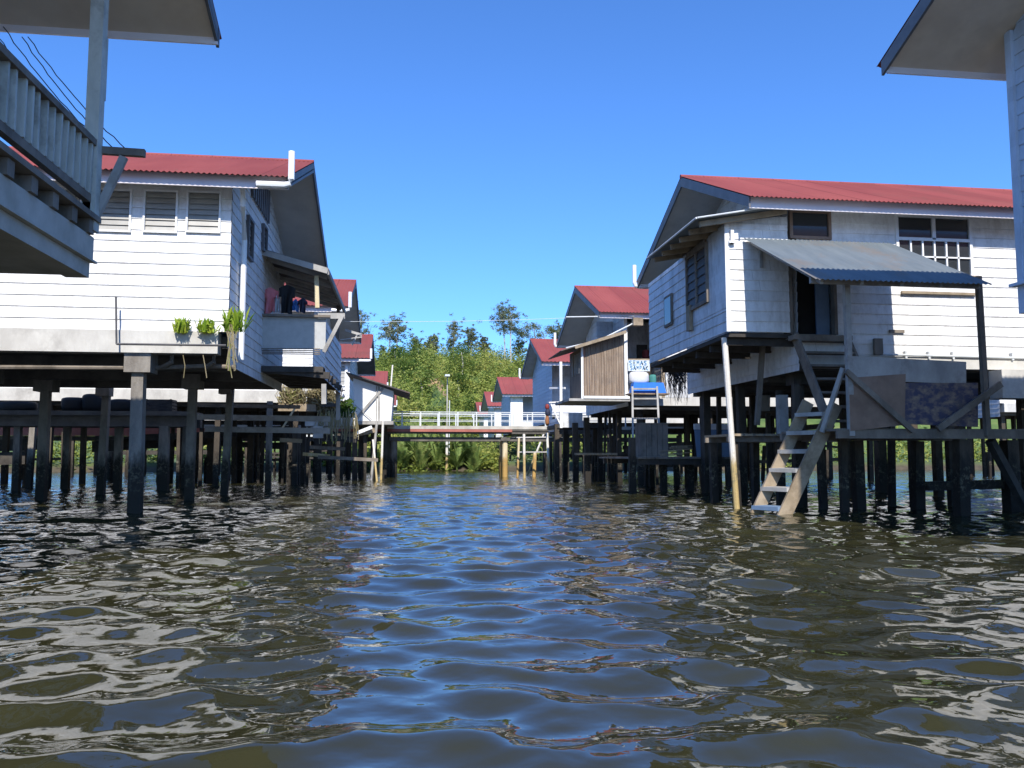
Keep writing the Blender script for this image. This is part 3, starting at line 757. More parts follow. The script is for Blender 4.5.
    def cloth(name, mat, pxl, pyt, pxr, pyb, yy, label, seed):
        r = random.Random(seed); mb = MB(); P0 = PY(pxl, pyt, yy); P1 = PY(pxr, pyb, yy); n = 7
        w = (P1.x-P0.x)
        fr, bk = [], []
        for j in range(n+1):
            for i in range(n+1):
                u, v = i/n, j/n
                zz = P0.z+(P1.z-P0.z)*v*(1+.06*math.sin(u*5+seed)); sh = ((1.3 if v < .3 else .82) if name in ('hanging_shirt', 'hanging_jacket') else .85)+.06*math.sin(v*9+seed)
                x = P0.x+w*(.5+(u-.5)*sh); y = yy+.07*math.sin(u*9+seed+v*2)*(.4+v); zz -= (.09*abs(u-.5)*2 if v < .3 else 0)
                fr.append((x, y, zz)); bk.append((x, y+.03, zz))
        k = n+1; q = [(j*k+i, j*k+i+1, (j+1)*k+i+1, (j+1)*k+i) for j in range(n) for i in range(n)]
        mb.add(fr, q); mb.add(bk, [f[::-1] for f in q])
        tag(mb.build(name, mat, smooth=True), label, 'laundry', 'laundry hung on the balcony under the dark lean-to')
    cloth('hanging_shirt', 'cloth_pink', 264, 287, 276, 313, yn+.4, 'pink shirt hanging on the left house balcony', 1)
    cloth('hanging_towel', 'cloth_white', 275, 294, 280, 312, yn+.4, 'pale towel hanging between the pink and dark clothes', 2)
    cloth('hanging_jacket', 'cloth_black', 281, 284, 293, 314, yn+.4, 'black jacket hanging in the middle of the balcony', 3)
    cloth('hanging_trousers', 'cloth_blue', 292, 298, 299, 311, yn+.5, 'bright blue trousers hanging beside the black jacket', 4)
    cloth('hanging_shirt', 'cloth_navy', 299, 297, 306, 312, yn+.4, 'dark blue shirt hanging nearest the yellow balcony post', 5)
house_left_front()

def leafy(name, label, px, py, Y, spread, h, n, seed, mat='pot_leaf', group=None, dry=0):
    r = random.Random(seed); b = PY(px, py, Y); mb = MB()
    for _ in range(n):
        a = r.uniform(0, 6.28); lean = r.random()**.7*spread; hh = h*r.uniform(.25, 1.0)
        base = b+Vector((r.gauss(0, spread*.45), r.gauss(0, .05), 0))
        tip = base+Vector((math.cos(a)*lean, math.sin(a)*lean*.7, hh)); mid = base.lerp(tip, .55)+Vector((0, 0, hh*.15))
        side = Vector((-math.sin(a), math.cos(a), r.uniform(-.3, .3)))*(.016+.024*r.random())
        mb.add([base-side*.3, base+side*.3, mid+side, tip, mid-side], [(0, 1, 2, 3, 4)])
    mb.leaves(b+Vector((0, 0, h*.42)), (spread*1.05, .12, h*.5), n*3, .075, r, .05)
    for _ in range(dry):
        x = b.x+r.uniform(-spread, spread); l = r.uniform(.4, 1.0)
        mb.path([(x, Y-.05, b.z), (x+r.gauss(0, .05), Y-.1, b.z-l*.5), (x+r.gauss(0, .08), Y-.08, b.z-l)], .008, 4)
    return tag(mb.build(name, mat), label, 'plant', group)
PG = 'bright green plants on the ledge of the left house'
leafy('ledge_plant', 'bright green plant on the ledge, leftmost of three', 181, 333, 14.12, .13, .30, 48, 1, group=PG)
leafy('ledge_plant', 'bright green plant on the ledge, middle of three', 206, 333, 14.12, .14, .26, 48, 2, group=PG)
leafy('ledge_plant', 'tallest green plant at the house corner beside the white downpipe', 234, 332, 14.12, .20, .46, 60, 3, group=PG)
def roots():
    r = random.Random(5); mb = MB()
    for i in range(13):
        p = PY(r.uniform(226, 238), r.uniform(322, 332), 14.06); q = PY(r.uniform(226, 238), r.uniform(345, 372), 14.04)
        mb.path([p, p.lerp(q, .5)+Vector((r.gauss(0, .04), r.gauss(0, .03), 0)), q], .007, 4)
    for px in (183, 203, 228): mb.path([PY(px, 355, 14.06), PY(px+2, 366, 14.05), PY(px+r.uniform(0, 5), 378, 14.05)], .007, 4)
    tag(mb.build('dry_creeper', 'dry'), 'dry pale creeper roots hanging from the corner of the floor ledge', 'plant')
roots()

# ================================================================== NEAR LEFT TERRACE HOUSE
def near_left():
    t, h = stilt_house('shaded house with a slatted timber terrace at the left edge', -1, -2.26, 2.55, span=7.12, ze=5.82, zr=7.5, L=12, over=2.8, eave=.5, beam_z=(2.74, 3.1), skirt=2.74,
        stub=None, soffit='soffit_tan', piles=[(-5.6, 8.2, .3, .5), (-5.6, 5.2, .3, .5), (-5.6, 2.6, .3, .5), (-8.5, 8.2, .3, .5), (-8.5, 4, .3, .5)], mat_pile='pile')
    X = -3.17; Y = 8.55; yb = -1.2
    zz = lambda py: PY(90, py, Y).z
    b = MB(); b.box((X-.22, yb, zz(278)), (X, Y, zz(263))); b.box((-6.3, yb, zz(278)+.02), (X-.221, Y-.02, zz(263)))
    b.build('floor_beam', 'concrete_md', t)
    b = MB(); b.box((X-.2, yb, zz(262.6)), (X+.02, Y+.03, zz(237))); b.box((X+.021, yb, zz(262.5)), (X+.05, Y+.06, zz(260.5))); b.build('edge_beam', 'concrete_md', t)
    for i in range(22):
        y = Y-.12-i*.42
        MB().box((X-1.8, y-.06, zz(236.5)), (X+.05, y+.06, zz(223))).build('joist', 'wood', t)
    d = MB()
    for i in range(9): d.box((X-1.75+i*.205, yb, zz(222.5)), (X-1.75+i*.205+.19, Y+.04, zz(217)))
    d.build('deck_boards', 'wood', t)
    # balustrade
    r0, r1 = zz(201), zz(147)
    MB().box((X-.05, yb, r0-.04), (X+.02, Y, r0+.04)).build('bottom_rail', 'wood', t)
    MB().box((X-.06, yb, r1-.02), (X+.05, Y+.05, r1+.045)).build('top_rail', 'wood', t)
    for i in range(64):
        y = Y-.14-i*.145+rp.uniform(-.01, .01)
        o = MB(); o.bar((X-.02+rp.uniform(-.004, .004), y, r0+.04), (X-.02+rp.uniform(-.006, .006), y+rp.uniform(-.012, .012), r1-.02), .03, .10+rp.uniform(-.008, .008), up=(1,0,0)); o.build('baluster', 'rail_paint', t)
    for y in (Y-.05, Y-2.3, Y-4.6): MB().box((X-.06, y-.04, zz(217)), (X+.015, y+.04, r0)).build('short_post', 'wood', t)
    # roof post with a plate nailed to it
    MB().box((X-.07, Y-.09, zz(232)), (X+.06, Y+.04, 6.45)).build('terrace_post', 'rail_paint', t)
    a, c = PY(104, 100, Y+.05), PY(107.5, 38, Y+.05)
    MB().box((a.x-.01, Y-.06, a.z), (c.x, Y+.08, c.z)).build('post_plate', 'rail_paint', t)
    # pole bracket sticking out beyond the corner
    p, q = PY(86, 148, Y+.03), PY(145, 153.5, Y+.05); e = PY(124, 157, Y+.05); f = PY(96, 216, Y+.05)
    MB().bar((X-.3, Y+.05, q.z+.02), q, .06, .075).build('bracket_arm', 'wood', t)
    MB().bar(e, f, .05, .075).build('bracket_brace', 'wood_grey', t)
near_left()
def cable(pts, label, r=.006):
    n = 16; P = [Vector(p) for p in pts]; out = []
    for i in range(len(P)-1):
        for k in range(n):
            u = k/n; q = P[i].lerp(P[i+1], u); q.z -= .08*4*u*(1-u)*(P[i+1]-P[i]).length*.35; out.append(q+Vector((.006*math.sin(k*1.9), 0, .008*math.sin(k*2.3))))
    out.append(P[-1]); tag(MB().path(out, r, 5).build('cable', 'wire'), label, 'cable', 'thin cables drooping from the terrace eave')
cable([(-4.6, 9.6, 5.85), PY(98, 140, 8.63), ], 'lower drooping cable from the terrace eave to the post')
cable([PY(22, 37, 9.65), PY(112, 147, 8.62)], 'middle drooping cable ending on the bracket arm by the post')
cable([PY(28, 37, 9.65), PY(127, 150, 8.62)], 'upper drooping cable ending farthest out along the bracket arm')
cable([PY(-2, 37, 9.65), PY(88, 131, 8.62)], 'leftmost cable drooping behind the slatted balustrade')

# ================================================================== NEAR RIGHT HOUSE (only a corner in the frame)
def near_right():
    t, h = stilt_house('house at the right edge showing only its eave corner and boarded end', 1, 6.14, 2.48, span=7.15, ze=5.97, zr=7.62, L=12, over=1.32, eave=.62, beam_z=(2.7, 3.1), skirt=2.72,
        stub=None, wall='siding', side_wall='siding_shade', soffit='soffit_tan', piles=[(7.9, 8.3, .26, .5), (7.9, 5.4, .26, .5), (7.9, 3.0, .26, .5), (10.4, 8.3, .26, None), (10.4, 5, .26, None)])
    xw = h['xw']
    MB().box((xw-.12, 3.2, PX(1020, 287, xw).z), (xw-.025, h['yw1']+.1, PX(1020, 284, xw).z)).build('ledge_board', 'siding_shade', t)
    MB().box((xw-.05, h['yw1']-.06, 2.72), (xw+.05, h['yw1']+.04, h['ztop'])).build('corner_board', 'siding_shade', t)
near_right()

# ================================================================== RIGHT HOUSE WITH AWNING AND STAIR
def house_right_front():
    yw = 14.3
    t, h = stilt_house('white house with grey tin awning, corner room and stair', 1, 6.05, 13.8, ze=5.44, zr=7.22, L=14, over=1.15, beam_z=(2.62, 2.85), skirt=2.56, front=False, stub='far', piles=[], soffit='soffit', pile_rows=(2.3, 4.4, 6.5))
    xw = h['xw']
    P = lambda px, py: PY(px, py, yw)
    zb = P(1000, 358).z
    hol = []
    d0, d1 = P(793, 334), P(832, 262); hol.append((d0.x-xw, d1.x-xw, d0.z, d1.z))
    w0, w1 = P(792, 236), P(827, 214); hol.append((w0.x-xw, w1.x-xw, w0.z, w1.z))
    v0, v1 = P(899, 274), P(967, 220); hol.append((v0.x-xw, v1.x-xw, v0.z, v1.z))
    hol = [(max(0, a), b, c, d) for a, b, c, d in hol]
    boards(MB(), (xw, yw, 0), (1,0,0), (0,-1,0), 0, 12.6, zb, h['ztop'], hol).build('wall', 'siding', t)
    # door opening: half open leaf, black sheet for the shade of the passage
    dr = MB(); dr.box((d0.x-.02, yw-.02, d0.z-.12), (d1.x+.02, yw+.12, d0.z)); dr.box((d0.x-.06, yw-.03, d0.z), (d0.x, yw+.1, d1.z)); dr.box((d1.x, yw-.03, d0.z), (d1.x+.06, yw+.1, d1.z)); dr.box((d0.x-.06, yw-.03, d1.z), (d1.x+.06, yw+.1, d1.z+.07))
    df = dr.build('door_frame', 'wood', t)
    MB().box((d1.x-.26, yw+.16, d0.z), (d1.x, yw+.2, d1.z)).build('door_leaf', 'panel_blue', df)
    MB().box((d0.x, yw+.35, d0.z), (d1.x-.0, yw+.38, d1.z)).build('passage_shade_sheet', 'black', df)  # black sheet stands in for shade inside the doorway
    window(t, (w0.x, w0.z), (w1.x, w1.z), yw, -1, 0, 'ply', 'glass')
    zm = P(930, 245).z; zn = P(930, 240).z
    bars = [(v0.x, zn-.03, v1.x, zn+.03), ((v0.x+v1.x)/2-.035, zn, (v0.x+v1.x)/2+.035, v1.z)]
    for i in range(1, 6): bars.append((v0.x+(v1.x-v0.x)*i/6-.016, v0.z, v0.x+(v1.x-v0.x)*i/6+.016, zn-.031))
    bars.append((v0.x, (v0.z+zn)/2-.016, v1.x, (v0.z+zn)/2+.012))
    window(t, (v0.x, v0.z), (v1.x, v1.z), yw, -1, 0, 'trim', 'glass', bars=bars)
    s0, s1 = P(882, 273), P(978, 276)
    MB().box((s0.x, yw-.10, s0.z-.06), (s1.x, yw-.05, s0.z-.02)).build('window_sill', 'wood_pale', t)
    # boards of another age lower on the wall: rail, patch, pipe along the foot of the boards
    a, b = P(885, 356.5), P(1060, 361)
    pr = MB(); pr.path([(a.x-.1, yw-.09, zb+.02), (b.x, yw-.09, zb-.01)], .022, 7)
    for px in (903, 926, 950, 1009): pr.box((P(px, 350).x-.02, yw-.1, zb-.05), (P(px, 350).x+.02, yw-.02, zb+.09))
    pr.build('foot_pipe', 'steel', t)
    MB().box((P(888, 332).x, yw-.05, P(888, 333).z), (P(903, 332).x, yw-.025, P(888, 330).z)).build('nailed_batten', 'wood', t)
    MB().box((P(900, 291).x, yw-.07, P(900, 294).z), (P(974, 291).x, yw-.025, P(900, 291.5).z)).build('nailed_batten', 'wood_pale', t)
    MB().box((P(872, 345).x, yw-.1, P(872, 355).z), (P(880, 345).x, yw-.03, P(872, 339).z)).build('meter_box', 'wood', t)
    # -------- corner room
    cx = 5.82; zf = P(740, 332).z
    cz = P(726, 232).z; rz0 = PY(697, 219, 13.95).z; rx0 = PY(697, 217, 13.95).x; rz1 = PY(790, 205, 13.95).z; rx1 = PY(790, 205, 13.95).x
    kk = (rz1-rz0)/(rx1-rx0); top = lambda x: rz0-.06+(x-rx0)*kk
    xi = min(xw+.03, d0.x-.065)
    ef = MB()
    boards(ef, (cx, yw-.02, 0), (1,0,0), (0,-1,0), 0, xi-cx, zf, top(cx)-.02)
    ef.build('corner_room_wall', 'siding', t)
    MB().slab([(cx+.01, yw-.015, top(cx)-.04), (w0.x-.09, yw-.015, top(cx)-.04), (w0.x-.09, yw-.015, top(w0.x-.09)-.05), (cx+.01, yw-.015, top(cx)-.04+.02)], (0, .03, 0)).build('gable_panel', 'siding_worn', t)
    bx, by = 5.98, 19.7; ln = math.hypot(bx-cx, by-yw); ud = Vector((bx-cx, by-yw, 0)).normalized(); nd = Vector((-ud.y, ud.x, 0))
    o = Vector((cx, yw-.02, 0))
    zs = PX(726, 308, cx).z
    def UZ(px, py):      # picture point onto the slanting side wall
        r = ray(px, py); k = (o.x*nd.x+o.y*nd.y)/(r.x*nd.x+r.y*nd.y)
        return (r.x*k-o.x)*ud.x+(r.y*k-o.y)*ud.y, CAMZ+r.z*k
    sw = MB(); boards(sw, o, ud, nd, 0, ln, zf, zs); boards(sw, o+nd*.0, ud, nd, 1.9, ln, zs, top(cx)-.03); sw.build('corner_room_wall', 'siding_worn', t)
    pn = MB(); pn.slab([o+Vector((0, 0, zs)), o+ud*1.9+Vector((0, 0, zs)), o+ud*1.9+Vector((0, 0, top(cx)-.03)), o+Vector((0, 0, top(cx)-.03))], nd*.02); pn.build('wall_sheet', 'siding_worn', t)
    def on_side(mb, u0, u1, z0, z1, d0, d1):
        q = [o+ud*u0+nd*d0, o+ud*u1+nd*d0, o+ud*u1+nd*d1, o+ud*u0+nd*d1]
        mb.slab([Vector((p.x, p.y, z0)) for p in q], (0, 0, z1-z0)); return mb
    (ua, za), (ub, zb2) = UZ(709, 303), UZ(689, 256)
    fr = MB(); w = .07
    za, zb2 = min(za, zb2), max(za, zb2)
    z_t = UZ(700, 252)[1]; z_b = UZ(700, 304)[1]
    for (a_, b_, c_, d_) in ((ua-w, ua, z_b-w, z_t+w), (ub, ub+w, z_b-w, z_t+w), (ua, ub, z_t, z_t+w*2), (ua, ub, z_b-w, z_b), ((ua+ub)/2-.04, (ua+ub)/2+.04, z_b, z_t)): on_side(fr, a_, b_, c_, d_, .0, .07)
    wf = fr.build('window', 'wood', t)
    lv = MB()
    for k in range(6):
        for (m0, m1) in ((ua+.01, (ua+ub)/2-.045), ((ua+ub)/2+.045, ub-.01)):
            zc = z_b+(k+.5)*(z_t-z_b)/6; hh = (z_t-z_b)/12
            lv.slab([o+ud*m0+nd*.05+Vector((0,0,zc-hh)), o+ud*m1+nd*.05+Vector((0,0,zc-hh)), o+ud*m1+nd*.025+Vector((0,0,zc+hh)), o+ud*m0+nd*.025+Vector((0,0,zc+hh))], nd*.006)
    lv.build('pane', 'dark_louvre', wf)
    (u2, z2), (u3, z3) = UZ(673, 322), UZ(666.5, 300)
    sm = MB(); on_side(sm, u2-.06, u3+.06, z2-.06, z3+.06, .0, .05); sw2 = sm.build('window', 'wood', t)
    on_side(MB(), u2, u3, z2, z3, .03, .056).build('pane', 'glass', sw2)
    (u4, z4), (u5, z5) = UZ(694, 330), UZ(690, 307); on_side(MB(), u4, u5, z4, z5, .02, .09).build('loose_batten', 'wood_pale', t)
    # corner board and lower edge
    MB().box((cx-.03, yw-.05, zf), (cx+.05, yw-.0225, top(cx)-.05)).build('corner_board', 'trim', t)
    fl = MB(); fl.slab([(cx+.03, yw+.01, zf-.09), (xi, yw+.01, zf-.09), (xi, by, zf-.09), (bx+.03, by, zf-.09)], (0, 0, .08))
    for i in range(6): fl.bar((cx+.05+.075*i, yw+.2+i*1.0, zf-.16), (xi+.3, yw+.2+i*1.0, zf-.16), .09, .13)
    fl.build('corner_room_floor', 'wood_dark', t)
    # lean-to roof of the corner room, with rafter ends
    yr0, yr1 = 13.95, PX(648, 272, rx0).y; print('LEANTO', rx0, yr1)
    r = MB(); r.slab([(rx0, yr0, rz0), (rx1+.2, yr0, rz1+.2*kk), (rx1+.2, yr1, rz1+.2*kk), (rx0, yr1, rz0)], (0, 0, .025)); lr = r.build('lean_to_roof', 'galv', t)
    MB().path([(rx0-.01, yr0, rz0+.02), (rx0-.01, yr1, rz0+.02)], .02, 6).path([(rx0, yr0-.01, rz0+.02), (rx1, yr0-.01, rz1+.02)], .016, 6).build('roof_edge', 'steel', lr)
    for i in range(6):
        y = yr0+.16+i*(yr1-yr0-.3)/5
        MB().bar((rx0+.1, y, rz0-.07+.1*kk), (rx1, y, rz1-.07), .06, .10).build('rafter', 'wood_pale', lr)
    bb = P(730, 238); MB().box((bb.x-.03, yw-.12, bb.z-.12), (bb.x+.03, yw-.03, bb.z+.12)).box((bb.x-.06, yw-.11, bb.z-.12), (bb.x+.06, yw-.03, bb.z-.08)).build('bracket', 'trim', t)
    m0 = PY(785, 209, 14.1); MB().box((m0.x-.05, 14.1, m0.z-.12), (m0.x+.05, 14.2, m0.z+.06)).build('bracket', 'iron', t)
    # -------- awning
    ax0, ax1 = 6.14, 9.06; ya, yb = 14.22, 11.86
    za_ = PY(742, 238, ya).z; yb = PX(816, 279, ax0).y; zb_ = PX(816, 279, ax0).z
    sl = (za_-zb_)/(ya-yb)
    g = MB(); g.corr(ax0, ax1, (yb, zb_), (ya, za_), .085, .012); aw = g.build('awning', 'galv', t)
    bm = MB(); bm.bar((ax0+.05, yb+.28, zb_+.28*sl-.09), (ax1-.03, yb+.28, zb_+.28*sl-.10), .06, .12)
    for i in range(5): bm.bar((ax0+.15+i*.66, yb+.1, zb_+.1*sl-.06), (ax0+.15+i*.66, ya, za_-.06), .05, .08)
    bm.build('awning_beam', 'wood_grey', aw)
    q = PY(846, 290, 12.15); MB().bar((q.x, 12.15, 1.3), (q.x-.01, 12.12, zb_+(12.1-yb)*sl-.03), .085, up=(0,1,0)).build('awning_post', 'wood_grey', aw)
    q2 = PY(979, 290, 12.1); MB().bar((q2.x+.02, 12.1, 1.3), (q2.x-.02, 12.08, zb_+(12.1-yb)*sl-.03), .08, up=(0,1,0)).build('awning_post', 'wood', aw)
    st = P(760, 245); MB().box((st.x-.03, yw-.06, P(760, 268).z), (st.x+.03, yw-.03, P(760, 245).z)).build('bracket', 'wood_grey', aw)
    # -------- porch deck, screens and braces
    zd = 1.42
    pd = MB()
    x0, x1 = PY(838, 430, 12.2).x, PY(1040, 430, 12.2).x
    for i in range(10): pd.box((x0, 12.2+i*.2, zd-.04), (x1, 12.2+i*.2+.185, zd))
    pd.box((x0-.05, 12.12, zd-.16), (x1, 12.19, zd-.02)); pd.box((x0-.08, 14.0, zd-.16), (x1, 14.08, zd-.045))
    deck = pd.build('porch_deck', 'wood', t)
    Q = lambda px, py, y=12.12: PY(px, py, y)
    MB().slab([Q(848, 378), Q(905, 374), Q(904, 425), Q(850, 431)], (0, -.02, 0)).build('porch_screen', 'ply', t)
    MB().slab([Q(846, 356, 12.16), Q(965, 362, 12.16), Q(965, 384, 12.16), Q(846, 380, 12.16)], (0, -.03, 0)).build('porch_screen', 'wood_grey', t)
    MB().slab([Q(904, 383, 12.15), Q(977, 383, 12.15), Q(977, 427, 12.15), Q(903, 424, 12.15)], (0, -.025, 0)).build('porch_screen', 'ply_blue', t)
    MB().bar(Q(846, 371, 12.0), Q(913, 431, 12.03), .05, .085).build('brace', 'wood', t)
    MB().bar(Q(1001, 384, 12.0), Q(938, 429, 12.03), .05, .10).build('brace', 'wood', t)
    # main floor beam corner of the concrete frame on the right
    c0 = PY(1003, 398, 13.9); c1 = PY(1040, 370, 13.9)
    MB().box((c0.x, 13.9, c0.z), (16, 14.25, c1.z)).build('floor_beam_end', 'concrete', t)
    # -------- stair from the door down to the deck
    sx0, sx1 = P(792, 334).x, P(842, 334).x
    top_, bot = Vector((0, 14.2, d0.z-.04)), Vector((0, 13.0, zd+.0))
    for x in (sx0, sx1):
        MB().bar((x, top_.y, top_.z), (x, bot.y, bot.z), .05, .2).build('stair_stringer', 'wood', t)
    for i in range(7):
        u = (i+.4)/7; y = top_.y+(bot.y-top_.y)*u; z = top_.z+(bot.z-top_.z)*u
        MB().box((sx0+.03, y-.12, z-.02), (sx1-.03, y+.12, z+.02)).build('stair_tread', 'wood', t)
    MB().box((sx0-.1, 14.02, d0.z-.14), (sx1+.05, 14.26, d0.z-.05)).build('door_step', 'wood', t)
    MB().bar(Q(843, 368, 12.25), Q(822, 432, 12.6), .05, .07).build('brace', 'wood_grey', t)
    # -------- posts under porch, corner room and house
    for px, py, w in ((845, 515, .12), (984, 520, .19), (860, 512, .17), (891, 509, .11), (917, 511, .18), (953, 509, .13), (1013, 514, .22), (824, 512, .12), (798, 510, .12), (783, 505, .12)):
        p = PZ(px, py); pile(t, p.x, max(p.y, 12.3), 1.25 if p.y < 14.05 else 2.3, w, None, 'post', rnd=rp)
    for (x, y, w) in ((7.5, 15.1, .17), (9.9, 15.1, .17), (12.2, 15.1, .17), (7.5, 17.6, .17), (9.9, 17.6, .17), (12.2, 17.6, .17), (7.5, 20, .17), (9.9, 20, .17), (12.2, 20, .22), (14.5, 16.5, .22), (14.5, 20, .22)):
        pile(t, x+rp.uniform(-.1, .1), y, 2.61, w, .34 if y < 17 else None, 'post', rnd=rp)
    for px, py, w, tp in ((736, 497, .12, 3.0), (754, 495, .15, 2.5), (719, 494, .12, 3.0), (705, 494, .14, 2.5), (770, 497, .11, 2.0)):
        p = PZ(px, py); pile(t, p.x, p.y, tp, w, None, 'post', rnd=rp)
    p = PZ(735.5, 509)
    MB().tube((p.x, 14.6, -.6), (cx+.02, 14.5, zf-.08), .055, 9).build('corner_prop', 'pale_pole', t)
    MB().bar(PY(757, 425, 15.6), PY(763, 340, 15.4), .09, up=(0,1,0)).build('corner_prop', 'wood', t)
    MB().bar(Q(990, 440, 12.4), Q(1030, 515, 12.6), .12).build('brace', 'wood_dark', t)
    MB().bar(PY(926, 486, 13.0), PY(1010, 484, 13.0), .13, .15).build('waling_log', 'post', t)
house_right_front()

# landing stage left of the stair and the ladder that drops into the water
def landing():
    t = thing('landing_stage', 'small plank landing stage in front of the corner room', 'jetty', (6.6, 15.2, 0))
    a = PY(733, 436, 14.75); b = PY(842, 436, 14.75)
    d = MB(); z = 1.40
    for i in range(9):
        x = a.x+.02+i*.21; d.box((x, 14.72+.015*(i % 3), z-.045), (x+.16, 16.3, z))
    d.build('deck_boards', 'wood_pale', t)
    f = MB(); f.bar((a.x-.05, 14.9, z-.1), (b.x, 14.9, z-.1), .09, .10).bar((a.x-.05, 16.1, z-.1), (b.x, 16.1, z-.1), .09, .1); f.build('joist', 'wood', t)
    for x in (a.x+.15, a.x+1.0): 
        for y in (14.95, 16.1): pile(t, x, y, z-.15, .14, None, 'post', rnd=rp, name='post')
    c = PY(783, 418, 14.9); MB().box((c.x-.09, 14.85, z), (c.x+.09, 15.0, PY(783, 395, 14.9).z)).build('stub_post', 'wood_grey', t)
landing()
def water_ladder():
    n0, n1 = PY(785, 514, 12.7), PY(836, 404, 12.7); f0, f1 = PY(758, 510, 13.2), PY(808, 402, 13.2)
    t = thing('water_ladder', 'wide plank ladder slanting down into the water', 'ladder', (n0.x, 12.6, 0))
    ext = (n0-n1).normalized()*.5; ext2 = (f0-f1).normalized()*.5
    MB().bar(n0+ext, n1, .05, .22).build('stringer', 'wood_pale', t); MB().bar(f0+ext2, f1, .05, .20).build('stringer', 'wood_pale', t)
    for i in range(6):
        u = .015+i*.172; p = n0.lerp(n1, u); q = f0.lerp(f1, u)
        z = (p.z+q.z)/2
        mb = MB(); mb.slab([(p.x-.13, p.y+.01, z), (p.x+.12, p.y+.01, z+.01), (q.x+.12, q.y-.0, z+.01), (q.x-.13, q.y-.0, z)], (0, 0, .065))
        o = mb.build('tread', 'wood_grey' if i else 'panel_blue', t)
landing_ladder = water_ladder()
# ================================================================== SECOND HOUSES
def crate(name, label, c, w, d, h, mat, cat='crate', group=None):
    """slatted open crate"""
    x, y, z = c; mb = MB(); n = 4
    for i in range(n):
        zz = z+h*i/n+.01
        for yy in (y-d/2, y+d/2-.02): mb.box((x-w/2, yy, zz), (x+w/2, yy+.02, zz+h/n*.75))
        for xx in (x-w/2-.02, x+w/2): mb.box((xx, y-d/2, zz), (xx+.02, y+d/2, zz+h/n*.75))
    for sx in (-1, 1):
        for sy in (-1, 1): mb.box((x+sx*(w/2-.03)-.02, y+sy*(d/2-.045)-.02, z), (x+sx*(w/2-.03)+.02, y+sy*(d/2-.045)+.02, z+h))
    return tag(mb.build(name, mat), label, cat, group)
def lump(name, label, c, rad, mat, seed, cat, group=None):
    """soft filled sack"""
    r = random.Random(seed); mb = MB(); vs = []; n, m = 14, 9; c = Vector(c)
    for j in range(m+1):
        ph = math.pi*j/m
        for i in range(n):
            th = 2*math.pi*i/n; k = 1+.10*math.sin(3*th+seed)*math.sin(ph)+.05*math.sin(7*th+2*ph)
            zz = math.cos(ph); zz = math.copysign(abs(zz)**.5, zz)
            vs.append(c+Vector((rad[0]*k*math.cos(th)*math.sin(ph)**.45 if 0 < j < m else 0, rad[1]*k*math.sin(th)*math.sin(ph)**.45 if 0 < j < m else 0, rad[2]*(1+zz))))
    fs = [(j*n+i, j*n+(i+1) % n, (j+1)*n+(i+1) % n, (j+1)*n+i) for j in range(m) for i in range(n)]
    mb.add(vs, [f[::-1] for f in fs]); return tag(mb.build(name, mat, smooth=True), label, cat, group)

